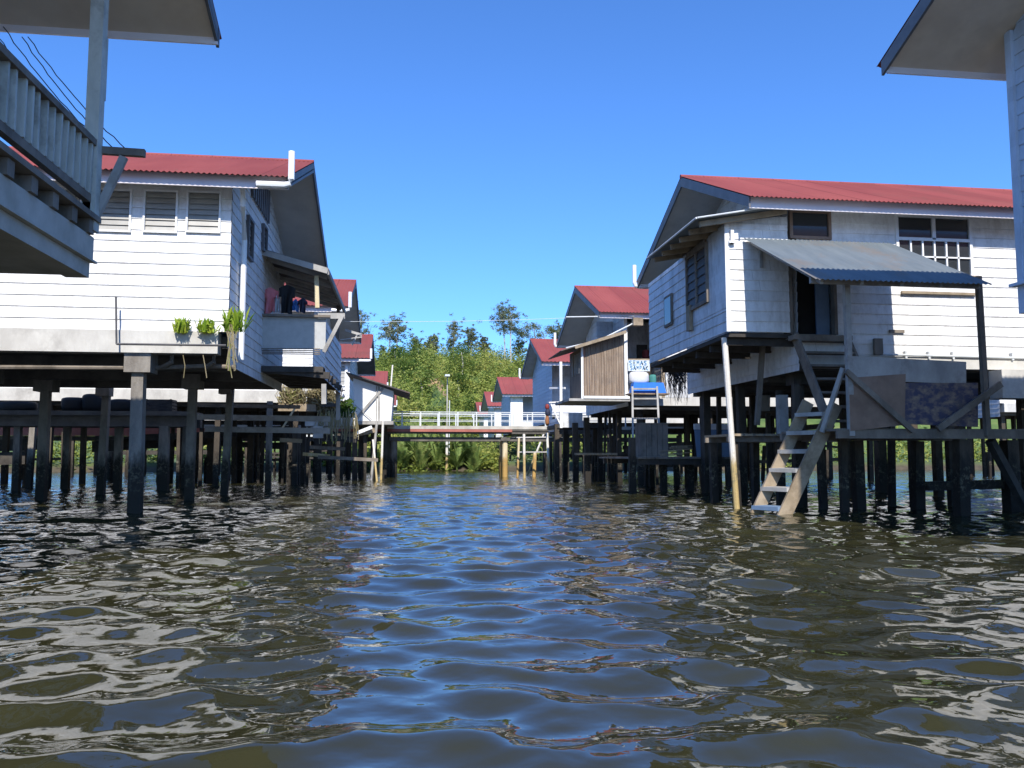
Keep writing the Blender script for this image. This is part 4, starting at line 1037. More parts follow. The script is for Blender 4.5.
def house_right_second():
    t, h = stilt_house('second right house with brown plank lean-to and cluttered veranda', 1, 6.1, 25.65, span=7.4, ze=5.42, zr=7.18, L=13, over=1.1, beam_z=(2.62, 3.02), skirt=2.6, pitch=.11, front=False, stub='far', pile_rows=(1.0, 3.6, 6.6), mat_pile='post', clutter=30)
    xw, yw = h['xw'], h['yw0']
    Q = lambda px, py, y=yw: PY(px, py, y)
    vx1 = Q(666, 380).x
    boards(MB(), (xw, yw, 0), (1,0,0), (0,-1,0), vx1-xw, 11.5, 3.02, h['ztop']).build('wall', 'siding', t)
    # recessed veranda behind the posts
    boards(MB(), (xw, yw+1.9, 0), (1,0,0), (0,-1,0), -.6, vx1-xw, 3.02, h['ztop']).build('veranda_wall', 'siding_worn', t)
    boards(MB(), (vx1, yw, 0), (0,1,0), (-1,0,0), 0, 1.9, 3.02, h['ztop']).build('veranda_wall', 'siding', t)
    d0, d1 = Q(637, 397, yw+1.88), Q(647, 345, yw+1.88)
    MB().box((d0.x, yw+1.84, 3.02), (d1.x, yw+1.87, d1.z)).build('veranda_door', 'wood_dark', t)
    for px, pm in ((626, 'trim'), (663, 'wood_pale')):
        p = Q(px, 397, yw-.02); MB().box((p.x-.055, yw-.08, 2.9), (p.x+.055, yw+.03, h['ze'] if 'ze' in h else 5.6)).build('veranda_post', pm, t)
    r0, r1 = Q(627, 360, yw), Q(663, 360, yw)
    MB().bar((r0.x, yw-.02, r0.z), (r1.x, yw-.02, r1.z), .06, .07).build('veranda_rail', 'wood_pale', t); MB().bar((r0.x, yw-.02, 3.1), (r1.x, yw-.02, 3.1), .06, .05).build('veranda_rail', 'wood_pale', t)
    # lattice / whitewashed screen at the right end of the veranda
    a, b = Q(663, 396, yw-.06), Q(690, 366, yw-.06)
    s = MB()
    for i in range(10):
        x = a.x+(b.x-a.x)*i/10; s.box((x, yw-.07, a.z-.05), (x+(b.x-a.x)/10*.82, yw-.045, b.z))
    s.build('veranda_screen', 'siding_worn', t)
    # stripes of hung slats along the floor beam
    # plank lean-to
    y0 = yw-.25
    lx0, lx1 = PY(582, 397, y0).x, PY(624, 397, y0).x
    z0 = PY(600, 399, y0).z; zl, zr_ = PY(582, 347, y0).z, PY(624, 334, y0).z
    pl = MB(); n = 17; r = random.Random(8)
    for i in range(n):
        a_, b_ = lx0+(lx1-lx0)*i/n, lx0+(lx1-lx0)*(i+1)/n
        za, zb = zl+(zr_-zl)*i/n, zl+(zr_-zl)*(i+1)/n
        o_ = r.uniform(0, .015)
        pl.slab([(a_+.004, y0-o_, z0+r.uniform(-.02, .02)), (b_-.004, y0-o_, z0), (b_-.004, y0-o_, zb), (a_+.004, y0-o_, za)], (0, .025, 0))
    pl.build('plank_wall', 'plank', t)
    ye = yw+1.7
    sd = MB(); m = 16; zw0 = z0+.85; zw1 = zl-.14
    for i in range(m):
        a_, b_ = y0+.03+(ye-y0)*i/m, y0+.03+(ye-y0)*(i+1)/m
        op = 2 <= i <= 10
        sd.box((lx0, a_+.004, z0), (lx0+.025, b_-.004, zw0 if op else zl))
        if op: sd.box((lx0, a_+.004, zw1), (lx0+.025, b_-.004, zl))
    sd.build('plank_wall', 'plank', t)
    w = MB()
    for i in range(4): w.box((lx0-.03, y0+.3+i*.36, zw0), (lx0+.04, y0+.36+i*.36, zw1))
    wf = w.build('window', 'wood_grey', t); MB().box((lx0+.03, y0+.36, zw0), (lx0+.05, y0+1.4, zw1)).build('pane', 'glass', wf)
    MB().box((lx0-.03, y0-.05, z0), (lx0+.04, y0-.018, zl)).build('corner_board', 'trim', t)
    rx0 = PY(559, 348, y0).x; kz = (zr_-zl)/(lx1-lx0)
    rf = MB(); rf.slab([(rx0, y0-.35, zl-(lx0-rx0)*kz+.05), (lx1+.05, y0-.35, zr_+.06), (lx1+.05, ye+.1, zr_+.06), (rx0, ye+.1, zl-(lx0-rx0)*kz+.05)], (0, 0, .03))
    rr = rf.build('lean_to_roof', 'dark_sheet', t)
    MB().bar((lx0-.3, y0-.37, zl-.3*kz+.03), (lx1, y0-.37, zr_+.02), .03, .10).build('roof_edge', 'wood_pale', rr)
    f = MB(); f.box((PY(566, 405, y0).x, y0-.5, z0-.1), (lx1+.1, ye, z0-.02)); f.build('plank_floor', 'wood_grey', t)
    MB().box((lx0-.05, y0-.53, z0-.02), (lx1+.05, y0-.44, z0+.06)).build('floor_trim', 'trim', t)
    # thin pipe across the gable and lamp box under the eave
    g = MB(); g.path([Q(566, 348, yw-.4), Q(600, 340, yw-.6), Q(628, 326, yw-.6), Q(634, 323, yw-.6)], .025, 6).path([Q(634, 316, yw-.55), Q(566, 317, yw-.3)], .02, 6); g.build('pipe', 'steel', t)
    p = Q(637, 322, yw-.6); MB().box((p.x-.16, yw-.75, p.z-.13), (p.x+.16, yw-.55, p.z+.12)).build('lamp_box', 'wood_pale', t)
    # rear balcony toward the channel
    by0, by1 = 31.2, 33.6
    q0, q1 = PY(560, 428, by0), PY(585, 428, by0)
    zz = q0.z
    bb = MB(); bb.box((q0.x-.1, by0, zz), (q1.x+1.3, by1, zz+.14)); bb.build('balcony_floor', 'wood_dark', t)
    bb = MB(); bb.box((q0.x, by0-.03, zz+.02), (q1.x, by0, zz+.28)); bb.box((q0.x+.02, by0-.02, zz+.28), (q1.x-.1, by0+.01, zz+.58)); bb.build('parapet', 'siding_worn', t)
    sdp = MB(); boards(sdp, (q0.x-.02, by0, 0), (0,1,0), (-1,0,0), 0, by1-by0, zz-.1, zz+.4); sdp.build('parapet', 'siding_shade', t)
    p = PY(561, 428, by0-.05); MB().box((p.x-.05, by0-.1, zz), (p.x+.05, by0, PY(561, 362, by0).z)).build('balcony_post', 'trim', t)
    br = MB(); u, v = PY(551, 404, by0), PY(560, 424, by0); br.bar(u, v, .05).bar(PY(556, 402, by0), PY(561, 415, by0), .05).bar(PY(549, 402.5, by0), PY(562, 402, by0), .05).bar(PY(550, 388, by0+1), PY(565, 388, by0), .07); br.build('balcony_rail', 'trim', t)
    for px, py, ww in ((557, 481, .2), (565, 479, .2), (576, 482, .2), (588, 484, .2), (594, 479, .2), (620, 484, .18), (600, 481, .2)):
        p = PZ(px, py); pile(t, p.x, p.y, 2.2 if py < 483 else 2.3, ww, None, 'post', rnd=rp)
    # lower slab / catwalk under the lean-to
    a, b = PY(575, 455, 27.5), PY(616, 457, 27.5)
    MB().box((a.x, 27.3, a.z), (b.x, 27.6, a.z+.07)).build('waling_board', 'wood_pale', t)
    return t, h
hrs, hrs_i = house_right_second()

YV = 26.05
def veranda_things():
    Q = lambda px, py, y=YV-.06: PY(px, py, y)
    # faded board with blue lettering
    a, b = Q(628, 371), Q(649.5, 360.5); w = b.x-a.x; h = b.z-a.z
    t = thing('sign_board', 'white board with faded blue writing on the veranda rail', 'sign', ((a.x+b.x)/2, YV-.08, a.z))
    MB().box((a.x, YV-.09, a.z), (b.x, YV-.06, b.z)).build('board', 'sign_white', t)
    ink = MB()
    def stroke(pts):
        P = [(a.x+w*u, YV-.094, a.z+h*v) for u, v in pts]
        for p, q in zip(P, P[1:]): ink.bar(p, q, .006, .03, up=(0, 0, 1))
    glyph = {'S': [(1,.95),(.3,1),(0,.75),(.9,.35),(.7,0),(0,.05)], 'E': [(1,1),(0,1),(0,.5),(.8,.5),(0,.5),(0,0),(1,0)], 'M': [(0,0),(.1,1),(.5,.4),(.9,1),(1,0)], 'A': [(0,0),(.5,1),(1,0),(.75,.45),(.25,.45)], 'R': [(0,0),(0,1),(.9,.85),(.8,.5),(0,.5),(1,0)], 'P': [(0,0),(0,1),(.9,.9),(.85,.55),(0,.5)], 'T': [(0,1),(1,1),(.5,1),(.5,0)], 'O': [(.5,1),(0,.5),(.5,0),(1,.5),(.5,1)], 'K': [(0,1),(0,0),(0,.45),(.9,1),(0,.45),(1,0)]}
    for row, txt, u0, u1, v0, v1 in ((0, 'SEMAS', .05, .9, .56, .93), (1, 'SAMPAK', .1, .95, .1, .46)):
        n = len(txt)
        for i, ch in enumerate(txt):
            x0 = u0+(u1-u0)*i/n; ww = (u1-u0)/n*.68
            stroke([(x0+p*ww, v0+q*(v1-v0)) for p, q in glyph[ch]])
    ink.build('lettering', 'ink', t)
    c = Q(638, 384); lump('stuffed_sack', 'bulging white sack on the veranda below the written board', (c.x, YV-.12, c.z), (.33, .2, .2), 'sack', 3, 'sack')
    # blue tub
    a, b = Q(627.5, 394), Q(661, 384); cx = (a.x+b.x)/2; hw = (b.x-a.x)/2; hh = b.z-a.z
    mb = MB()
    ring = lambda k, z, y0, y1: [(cx-hw*k, y0, z), (cx+hw*k, y0, z), (cx+hw*k, y1, z), (cx-hw*k, y1, z)]
    y0, y1 = YV-.62, YV-.2
    mb.add(ring(1.0, a.z, y0, y1)+ring(.86, b.z, y0+.05, y1-.05)+ring(.80, b.z-.02, y0+.08, y1-.08), [(3,2,1,0), (0,1,5,4), (1,2,6,5), (2,3,7,6), (3,0,4,7), (4,5,9,8), (5,6,10,9), (6,7,11,10), (7,4,8,11), (8,9,10,11)])
    tag(mb.build('upturned_tub', 'basin_blue'), 'bright blue upturned tub behind the ladder head', 'tub')
    MB_ = MB(); MB_.box((Q(625, 398).x, YV-.66, a.z-.05), (Q(664, 398).x, YV-.1, a.z-.01)); 
    hr = MB_.build('veranda_step', 'plank', hrs)
    c = Q(652.5, 385)
    lump('cloth_bundle', 'teal and brown cloth bundle beside the white sack', (c.x, YV-.1, c.z), (.12, .12, .17), 'teal', 5, 'bundle')
    c = Q(646, 359, YV+1.2); lump('red_bundle', 'dark red bundle on a stool in the shaded veranda', (c.x, YV+1.2, c.z-.0), (.12, .12, .16), 'cloth_red', 6, 'bundle')
    mb = MB(); mb.lathe((c.x, YV+1.2, 3.03), [(0, 0), (.17, 0), (.15, c.z-3.03-.03), (.19, c.z-3.03-.03), (.19, c.z-3.03), (0, c.z-3.03)], 14); tag(mb.build('round_stool', 'wood_dark'), 'dark round stool under the red bundle in the veranda', 'stool')
    # tall ladder leaning on the veranda
    t = thing('jetty_ladder', 'grey ladder leaning on the veranda below the blue tub', 'ladder', (Q(645, 450, 24.6).x, 24.6, 1.0))
    for px0, px1 in ((633, 632.5), (660, 657)):
        MB().bar(PY(px0, 452, 24.5), PY(px1, 387, 25.35), .06, .09).build('rail', 'wood_grey', t)
    for i in range(7):
        u = .04+i*.155; p = PY(633, 452, 24.5).lerp(PY(632.5, 387, 25.35), u); q = PY(660, 452, 24.5).lerp(PY(657, 387, 25.35), u)
        MB().bar(p, q, .06, .05).build('rung', 'wood_grey', t)
veranda_things()

def creeper_right():
    r = random.Random(15); mb = MB()
    for i in range(150):
        px = r.gauss(676, 5); p = PY(px, r.uniform(364, 372), 21.2); q = PY(px+r.uniform(-3, 8), 376+30*r.random()**1.8, 21.4+r.uniform(0, .3))
        mb.path([p, p.lerp(q, .5)+Vector((r.gauss(0, .1), r.gauss(0, .1), .1)), q], [.011, .008, .003], 4)
    tag(mb.build('dark_creeper', 'iron'), 'dark tangled creeper hanging below the corner room', 'plant')
creeper_right()

def jetty_right():
    t = thing('low_jetty', 'low dark plank jetty below the second right house', 'jetty', (6.5, 22, 0))
    z = PY(690, 457, 20.5).z
    x0, x1 = PY(638, 457, 20.5).x, PY(742, 457, 20.5).x
    d = MB(); n = 24
    for i in range(n): d.box((x0+(x1-x0)*i/n, 20.5+.02*(i % 4), z-.05), (x0+(x1-x0)*(i+.9)/n, 24.8, z))
    d.build('deck_boards', 'wood', t)
    MB().box((x0, 20.6, z-.2), (x1, 20.68, z-.052)).build('joist', 'wood_dark', t); MB().box((x0, 24.2, z-.2), (x1, 24.3, z-.052)).build('joist', 'wood_dark', t)
    for px, py, w in ((632, 494, .15), (640, 495, .15), (664, 493, .18), (690, 493, .18), (652, 488, .18), (676, 487, .16), (712, 487, .18), (700, 484, .16), (630, 485, .2), (685, 485, .18)):
        p = PZ(px, py); pile(t, p.x, min(max(p.y, 20.7), 24.9), z-.05 if px > 641 else z+.5, w, None, 'post', rnd=rp, name='post')
    # leaning panel, crate and scrap wood on the jetty
    a, b = PY(697, 450, 21.6), PY(731, 424, 21.8)
    p = thing('leaning_sheet', 'pale blue panel standing on the low jetty', 'panel', ((a.x+b.x)/2, 21.6, z))
    MB().slab([(a.x, 21.6, z), (b.x, 21.6, z), (b.x, 21.75, b.z-.16), (a.x, 21.75, b.z-.16)], (0, .03, 0)).build('sheet', 'panel_blue', p)
    MB().slab([(a.x-.02, 21.745, b.z-.157), (b.x+.02, 21.745, b.z-.157), (b.x+.02, 21.76, b.z), (a.x-.02, 21.76, b.z)], (0, .035, 0)).build('lit_top_strip', 'sack', p)  # sunlit top of the panel put into the colour as a pale strip
    u = MB(); u.bar((a.x+.18, 21.55, z), (a.x+.22, 21.72, b.z+.02), .05).bar((b.x-.4, 21.6, z+.05), (b.x-.42, 21.7, b.z+.16), .03); u.build('prop', 'wood_dark', p)
    a, b = PY(641, 449, 23.4), PY(668, 424, 23.4)
    mb = MB(); n = 5
    for i in range(n):
        mb.box((a.x+(b.x-a.x)*i/n+.006, 23.4, z), (a.x+(b.x-a.x)*(i+1)/n-.006, 23.43, b.z))
        mb.box((a.x+(b.x-a.x)*i/n+.006, 24.0, z), (a.x+(b.x-a.x)*(i+1)/n-.006, 24.03, b.z))
    mb.box((a.x, 23.431, z), (a.x+.03, 23.999, b.z)); mb.box((b.x-.03, 23.431, z), (b.x, 23.999, b.z)); mb.box((a.x-.02, 23.38, b.z+.001), (b.x+.02, 24.05, b.z+.03))
    tag(mb.build('plank_chest', 'wood'), 'tall chest of grey planks behind the leaning ladder', 'chest')
    mb = MB(); r = random.Random(4)
    for i in range(9):
        p = PY(r.uniform(668, 684), 449, 21.2+r.uniform(0, .6)); an = r.uniform(-.5, .5)
        p.z = z+.04+.03*i; mb.bar(p-Vector((.3*math.cos(an), .3*math.sin(an), 0)), p+Vector((.3*math.cos(an), .3*math.sin(an), .02)), .07, .025)
    tag(mb.build('scrap_timber', 'wood_pale'), 'heap of pale scrap boards on the low jetty', 'timber')
    c = PY(763, 403, 19.5); t2 = MB(); t2.lathe((c.x, 19.5, PY(763, 411, 19.5).z), [(0, 0), (.16, 0), (.18, .38), (.165, .38), (.15, .02), (0, .02)], 14)
    tag(t2.build('hanging_bucket', 'panel_pale'), 'pale plastic bucket hanging under the floor beside the prop', 'bucket')
    tag(MB().path([(c.x-.17, 19.5, c.z+.16), (c.x, 19.5, c.z+.75), (c.x+.17, 19.5, c.z+.16)], .008, 5).build('bucket_rope', 'wire'), 'thin rope holding the pale bucket', 'rope')
jetty_right()

def house_left_second():
    t, h = stilt_house('second left house, mostly hidden behind the clothes balcony', -1, -1.85, 25.65, span=7.4, ze=5.42, zr=7.18, L=16, over=1.1, beam_z=(2.62, 3.0), skirt=2.6, pitch=.11, stub='near', pile_rows=(.9, 3.6, 6.6), mat_pile='post', clutter=36)
    # side gallery with poles and dark boards over the water
    t2 = MB(); t2.bar(PY(345, 330, 27), PY(362, 335, 27), .06, .08).bar(PY(352, 345, 27), PY(358, 333, 27), .05).bar(PY(340, 340, 27), PY(362, 337, 27), .04); t2.build('bracket', 'wood_grey', t)
house_left_second()

def jetty_left():
    t = thing('timber_jetty', 'ramshackle timber jetty with planters below the balcony', 'jetty', (-4, 23, 0))
    B = lambda a, b, y, w, d, m='wood_grey', n='plank': MB().bar(PY(*a, y), PY(*b, y), w, d).build(n, m, t)
    B((196, 417), (330, 419), 21.8, .08, .14); B((205, 429), (330, 431), 21.6, .08, .14); B((280, 440), (302, 441), 21.0, .08, .10, 'wood_pale')
    B((196, 405), (300, 407), 22.4, .08, .10, 'wood')
    tr = MB(); a, b = PY(278, 411, 24.8), PY(316, 404, 24.8); tr.box((a.x, 24.8, a.z), (b.x, 25.3, b.z)); tr.build('planter_box', 'wood_pale', t)
    B((280, 432), (297, 405), 24.6, .05, .05, 'bamboo', 'pole')
    a, b = PY(305, 426, 24.7), PY(355, 418, 24.7); MB().box((a.x, 24.7, a.z), (b.x, 25.6, b.z)).build('ledge', 'concrete', t)
    a, b = PY(313, 438, 24.6), PY(323, 426, 24.6); MB().box((a.x, 24.6, a.z), (b.x, 24.95, b.z-.004)).build('post_cap', 'concrete', t)
    B((325, 404), (325, 384), 24.75, .10, .10, 'wood_grey', 'post'); B((322, 405), (338, 405), 24.75, .08, .1, 'wood_dark')
    for px, py, w, top in ((318, 482, .24, 1.7), (297, 486, .19, 1.8), (283, 483, .18, 1.8), (305, 479, .2, 1.7), (341, 481, .12, 1.9), (355, 481, .22, 1.9), (330, 480, .16, 1.6), (349, 479, .14, 1.6), (364, 480, .16, 1.9), (238, 482, .2, 1.7), (250, 484, .22, 1.7), (255, 480, .15, 1.7), (228, 480, .2, 1.7), (210, 484, .2, 1.7)):
        p = PZ(px, py); pile(t, p.x, p.y, top, w, None, 'post', rnd=rp, name='post')
    B((310, 447), (345, 449), 25.0, .08, .10, 'wood'); B((318, 457), (378, 460), 25, .08, .10, 'wood'); B((345, 437), (375, 430), 25.4, .1, .14, 'wood_pale'); B((357, 433), (372, 427), 25.2, .08, .1, 'plastic')
    B((322, 437), (357, 440), 24.8, .08, .16, 'wood_dark'); B((303, 454), (330, 456), 25.5, .08, .1, 'bamboo')
    # dry planting and a green shrub in the boxes
jetty_left()
def jetty_plants():
    r = random.Random(30)
    for k, (x0, x1, y0, y1, Y, n, lab) in enumerate(((280, 306, 380, 408, 25.0, 190, 'dry yellowed shrub in the planter box, left half'), (306, 338, 380, 410, 25.15, 210, 'dry brown shrub with pale grass stems below the balcony'), (322, 342, 385, 420, 25.3, 150, 'fan of pale dry palm stems beside the dry brown shrub'))):
        mb = MB()
        for i in range(n):
            b = PY(r.uniform(x0, x1), y1, Y+r.uniform(-.2, .2)); tip = PY(r.uniform(x0, x1), r.uniform(y0, y1-8), Y+r.uniform(-.4, .4))
            m = b.lerp(tip, .6)+Vector((r.gauss(0, .12), r.gauss(0, .1), .05))
            mb.path([b, m, tip], [.012, .01, .004], 4)
            for q in range(3):
                c = b.lerp(tip, r.uniform(.3, 1)); d = Vector((r.gauss(0, 1), r.gauss(0, 1), r.gauss(0, .7))).normalized()*.16; s = Vector((d.y, -d.x, .05)).normalized()*.03
                mb.add([c, c+d*.5+s, c+d, c+d*.5-s], [(0,1,2,3)])
        c = PY((x0+x1)/2, (y0+y1)/2+3, Y); mb.leaves(c, (.42, .22, .36), 420, .13, r, .1)
        tag(mb.build('dry_shrub', 'dry'), lab, 'plant')
    c = PY(345, 410, 25.2); mb = MB(); mb.leaves(c, (.36, .36, .38), 420, .17, r, .1); mb.path([c-Vector((0, 0, .5)), c], .03, 5)
    tag(mb.build('green_shrub', 'bush'), 'round green shrub on the concrete ledge', 'plant')
    mb = MB()
    for i in range(60):
        p = PY(r.uniform(318, 358), r.uniform(408, 420), 24.68); q = PY(p.x*0+r.uniform(318, 358), r.uniform(425, 445), 24.62); q.x = p.x+r.gauss(0, .05)
        mb.path([p, p.lerp(q, .5)+Vector((r.gauss(0, .03), 0, 0)), q], .01, 4)
    tag(mb.build('hanging_roots', 'dry'), 'brown dead roots trailing over the concrete ledge', 'plant')
jetty_plants()

def cross_walkway(name, label, x0, x1, y0, y1, z, th, mat, piles, edge=None):
    t = thing(name, label, 'walkway', ((x0+x1)/2, (y0+y1)/2, 0))
    MB().box((x0, y0, z-.12), (x1, y1, z)).build('deck', mat, t)
    MB().box((x0, y0+.1, z-th), (x1, y0+.3, z-.122)).build('beam', mat, t); MB().box((x0, y1-.3, z-th), (x1, y1-.1, z-.122)).build('beam', mat, t)
    if edge: MB().box((x0, y0-.03, z-.11), (x1, y0-.002, z-.03)).build('edge_strip', edge, t)
    for x, y, w in piles: pile(t, x, y, z-th+.02, w, None, 'pile', rnd=rp)
    return t
def walkway_left():
    z = PY(100, 411, 23.6).z
    pl = []
    for px, py in ((75, 489), (172, 490), (62, 488), (112, 486), (182, 489), (15, 489), (155, 486), (40, 486), (205, 487), (-30, 488), (-60, 487)):
        p = PZ(px, py); pl.append((p.x, 23.7 if py > 487.5 else 24.5, .19))
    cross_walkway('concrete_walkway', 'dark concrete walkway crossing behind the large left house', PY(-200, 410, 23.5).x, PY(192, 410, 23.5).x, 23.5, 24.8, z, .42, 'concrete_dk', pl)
    for i, (px, rx, rz, lab) in enumerate(((74, .34, .20, 'dark sagging sack on the walkway, leftmost of the row'), (93, .26, .25, 'dark round sack beside the sagging one on the walkway'), (122, .32, .18, 'low dark sack just left of the capped pile'), (20, .5, .14, 'long flat dark sack at the far left of the walkway'))):
        p = PY(px, 400, 24.1); lump('dark_sack', lab, (p.x, 24.1, z), (rx, .3, rz), 'rubber', 20+i, 'sack', 'dark sacks left on the concrete walkway')
    p = PY(161, 400, 24.1); crate('slatted_crate', 'dark slatted crate on the walkway right of the capped pile', (p.x, 24.1, z), .7, .5, .36, 'wood_dark')
walkway_left()

# ================================================================== FOOTBRIDGE
def bridge():
    y0, y1 = 35.6, 37.2; z = PY(430, 429, y0).z
    xa, xb = PY(385, 430, y0).x, PY(640, 430, y0).x
    t = thing('footbridge', 'footbridge with white steel railings across the channel', 'bridge', ((xa+xb)/2, 36.4, 0))
    n = 60; d = MB(); L0 = PY(-140, 430, y0).x
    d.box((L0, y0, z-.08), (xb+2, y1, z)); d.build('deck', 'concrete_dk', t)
    MB().box((L0, y0-.03, z), (xb+2, y0+.12, z+.14)).build('kerb', 'concrete_md', t); MB().box((L0, y1-.12, z), (xb+2, y1, z+.14)).build('kerb', 'concrete_dk', t)
    MB().box((L0, y0-.06, z-.12), (PY(512, 430, y0).x, y0-.032, z-.01)).build('edge_strip', 'orange', t)
    MB().box((L0, y0-.1, z-.34), (PY(300, 430, y0).x, y0-.07, z-.02)).build('edge_board', 'orange', t)
    MB().box((L0, y0+.05, z-.2), (xb+2, y0+.25, z-.082)).build('beam', 'concrete_dk', t)
    MB().box((L0, y0+.3, z-.52), (xb+2, y0+.5, z-.34)).build('beam', 'concrete_dk', t); MB().box((L0, y1-.5, z-.52), (xb+2, y1-.3, z-.34)).build('beam', 'concrete_dk', t)
    zr = [PY(430, q, y0).z for q in (412, 414.3, 420, 426.2)]
    for yy in (y0+.05, y1-.05):
        r = MB()
        for i, q in enumerate(zr): r.tube((xa, yy, q), (xb, yy, q),   .014 if i else .02, 6)
        r.build('handrail', 'steel', t)
        px = 402.0
        while px < 640:
            x = PY(px, 420, y0).x
            MB().box((x-.026, yy-.026, z+.1), (x+.026, yy+.026, zr[0])).build('railing_post', 'steel', t); px += 18.65
    for px, m, w in ((393.5, 'pile', .28), (505, 'bamboo', .24), (616, 'pile', .28), (300, 'pile', .28), (210, 'pile', .28), (110, 'pile', .28), (20, 'pile', .28)):
        x = PY(px, 470, y0+.4).x
        MB().tube((x, y0+.4, -.6), (x, y0+.4, z-.5), w/2, 12).build('pile', m, t)
        MB().box((x-.2, y0+.2, z-.5), (x+.2, y1-.1, z-.34)).build('pile_cap', 'concrete_dk', t)
        MB().tube((x, y1-.3, -.6), (x, y1-.3, z-.5), w/2, 12).build('pile', m, t)
bridge()
def poles():
    G = 'pale mooring poles below the right end of the bridge'
    for i, (a, b, r, m, lab) in enumerate((((517.5, 478), (519, 438), .05, 'bamboo', 'upright yellow mooring pole, left of the pair below the bridge'),
                  ((524.5, 479), (524, 434), .055, 'pale_pole', 'upright pale mooring pole, right of the pair below the bridge'),
                  ((527, 476), (547, 426), .045, 'pale_pole', 'long pale pole slanting up toward the rear balcony'),
                  ((549.5, 481), (547, 433), .05, 'pale_pole', 'pole dark at the foot below the balcony corner'),
                  ((500, 477), (499.5, 456), .045, 'bamboo', 'short yellow stake beside the thick bridge pile'),
                  ((534, 478), (535, 452), .08, 'bamboo', 'stout short yellow post behind the slanting pole'))):
        p = PZ(*a); q = PY(*b, p.y+.2); d = (p-q).normalized()
        tag(MB().tube(p+d*.5, q, r, 8).build('mooring_pole', m), lab, 'pole', G)
    p, q = PY(517, 437.5, 34.9), PY(552, 437, 33.5); 
    tag(MB().bar(p, q, .06, .05).build('pole_crossbar', 'pale_pole'), 'thin pale bar tied across the mooring pole tops', 'pole')
    p, q = PY(519, 452, 34.9), PY(548, 452, 33.5)
    tag(MB().bar(p, q, .05, .05).build('pole_crossbar', 'pale_pole'), 'lower thin pale bar tied across the mooring poles', 'pole')
    # shed props
    for a, b, r, m, lab in (((371, 481), (377, 421), .05, 'wood_grey', 'grey prop leaning against the white shed, left one'), ((381, 481), (383, 421), .045, 'pale_pole', 'pale thin prop under the white shed'), ((377, 482), (373, 440), .04, 'pale_pole', 'short pale prop crossing below the shed')):
        p = PZ(*a); q = PY(*b, 32.4); d = (p-q).normalized()
        tag(MB().tube(p+d*.5, q, r, 7).build('leaning_prop', m), lab, 'pole', 'props below the white shed')
    # bundle of clothes on the slanting pole's head
    c = PY(546.5, 426, 31.0)
    t = thing('hung_clothes', 'rust and navy clothes hung at the balcony corner', 'laundry', (c.x, 31.0, c.z))
    def drape(a, b, m, n):
        mb = MB(); A, B_ = PY(*a, 31.0), PY(*b, 31.0); pr = []
        for k in range(9):
            u = k/8; pr.append(((abs(B_.x-A.x)/2)*(.55+.45*math.sin(math.pi*min(1, u*.8+.2))), u*(A.z-B_.z)))
        mb.lathe(((A.x+B_.x)/2, 31.0, B_.z), [(0, 0)]+pr+[(0, A.z-B_.z)], 10); mb.build(n, m, t, True)
    drape((545, 404), (549.5, 409), 'cloth_red', 'cap'); drape((545, 408.6), (550.5, 415.4), 'cloth_navy', 'shirt'); drape((545, 415), (549.3, 424.5), 'cloth_rust', 'trousers')
    # lamp pole and service pole on the far bank
    y = 49.5; a = PY(446.7, 471, y); b = PY(446.7, 377, y)
    t = thing('lamp_pole', 'tall grey lamp pole standing on the far bank', 'lamp pole', (a.x, y, ground_z(a.x, y)))
    MB().path([(a.x, y, -.3), (a.x, y, 2.4)], [.085, .075], 9).build('footing', 'pale_pole', t)
    MB().path([(a.x, y, 2.4), (a.x, y, b.z)], [.042, .032], 8).build('pole', 'concrete_md', t)
    MB().box((a.x-.16, y-.55, b.z), (a.x+.12, y+.05, b.z+.11)).build('lamp_head', 'steel', t)
    x = PY(449.3, 470, y).x; z1 = PY(449.3, 400, y).z
    tag(MB().tube((x, y+.3, -.2), (x, y+.3, z1), .03, 7).build('thin_pole', 'steel'), 'thin short pole just right of the lamp pole', 'pole')
    # overhead line
    A, B_ = PY(345, 321.5, 26.5), PY(566, 318, 27.5); pts = []
    for k in range(25):
        u = k/24; q = A.lerp(B_, u); q.z -= .10*4*u*(1-u)*.5; pts.append(q)
    tag(MB().path(pts, .007, 5).build('overhead_line', 'steel'), 'pale overhead line spanning the channel between the houses', 'cable')
poles()

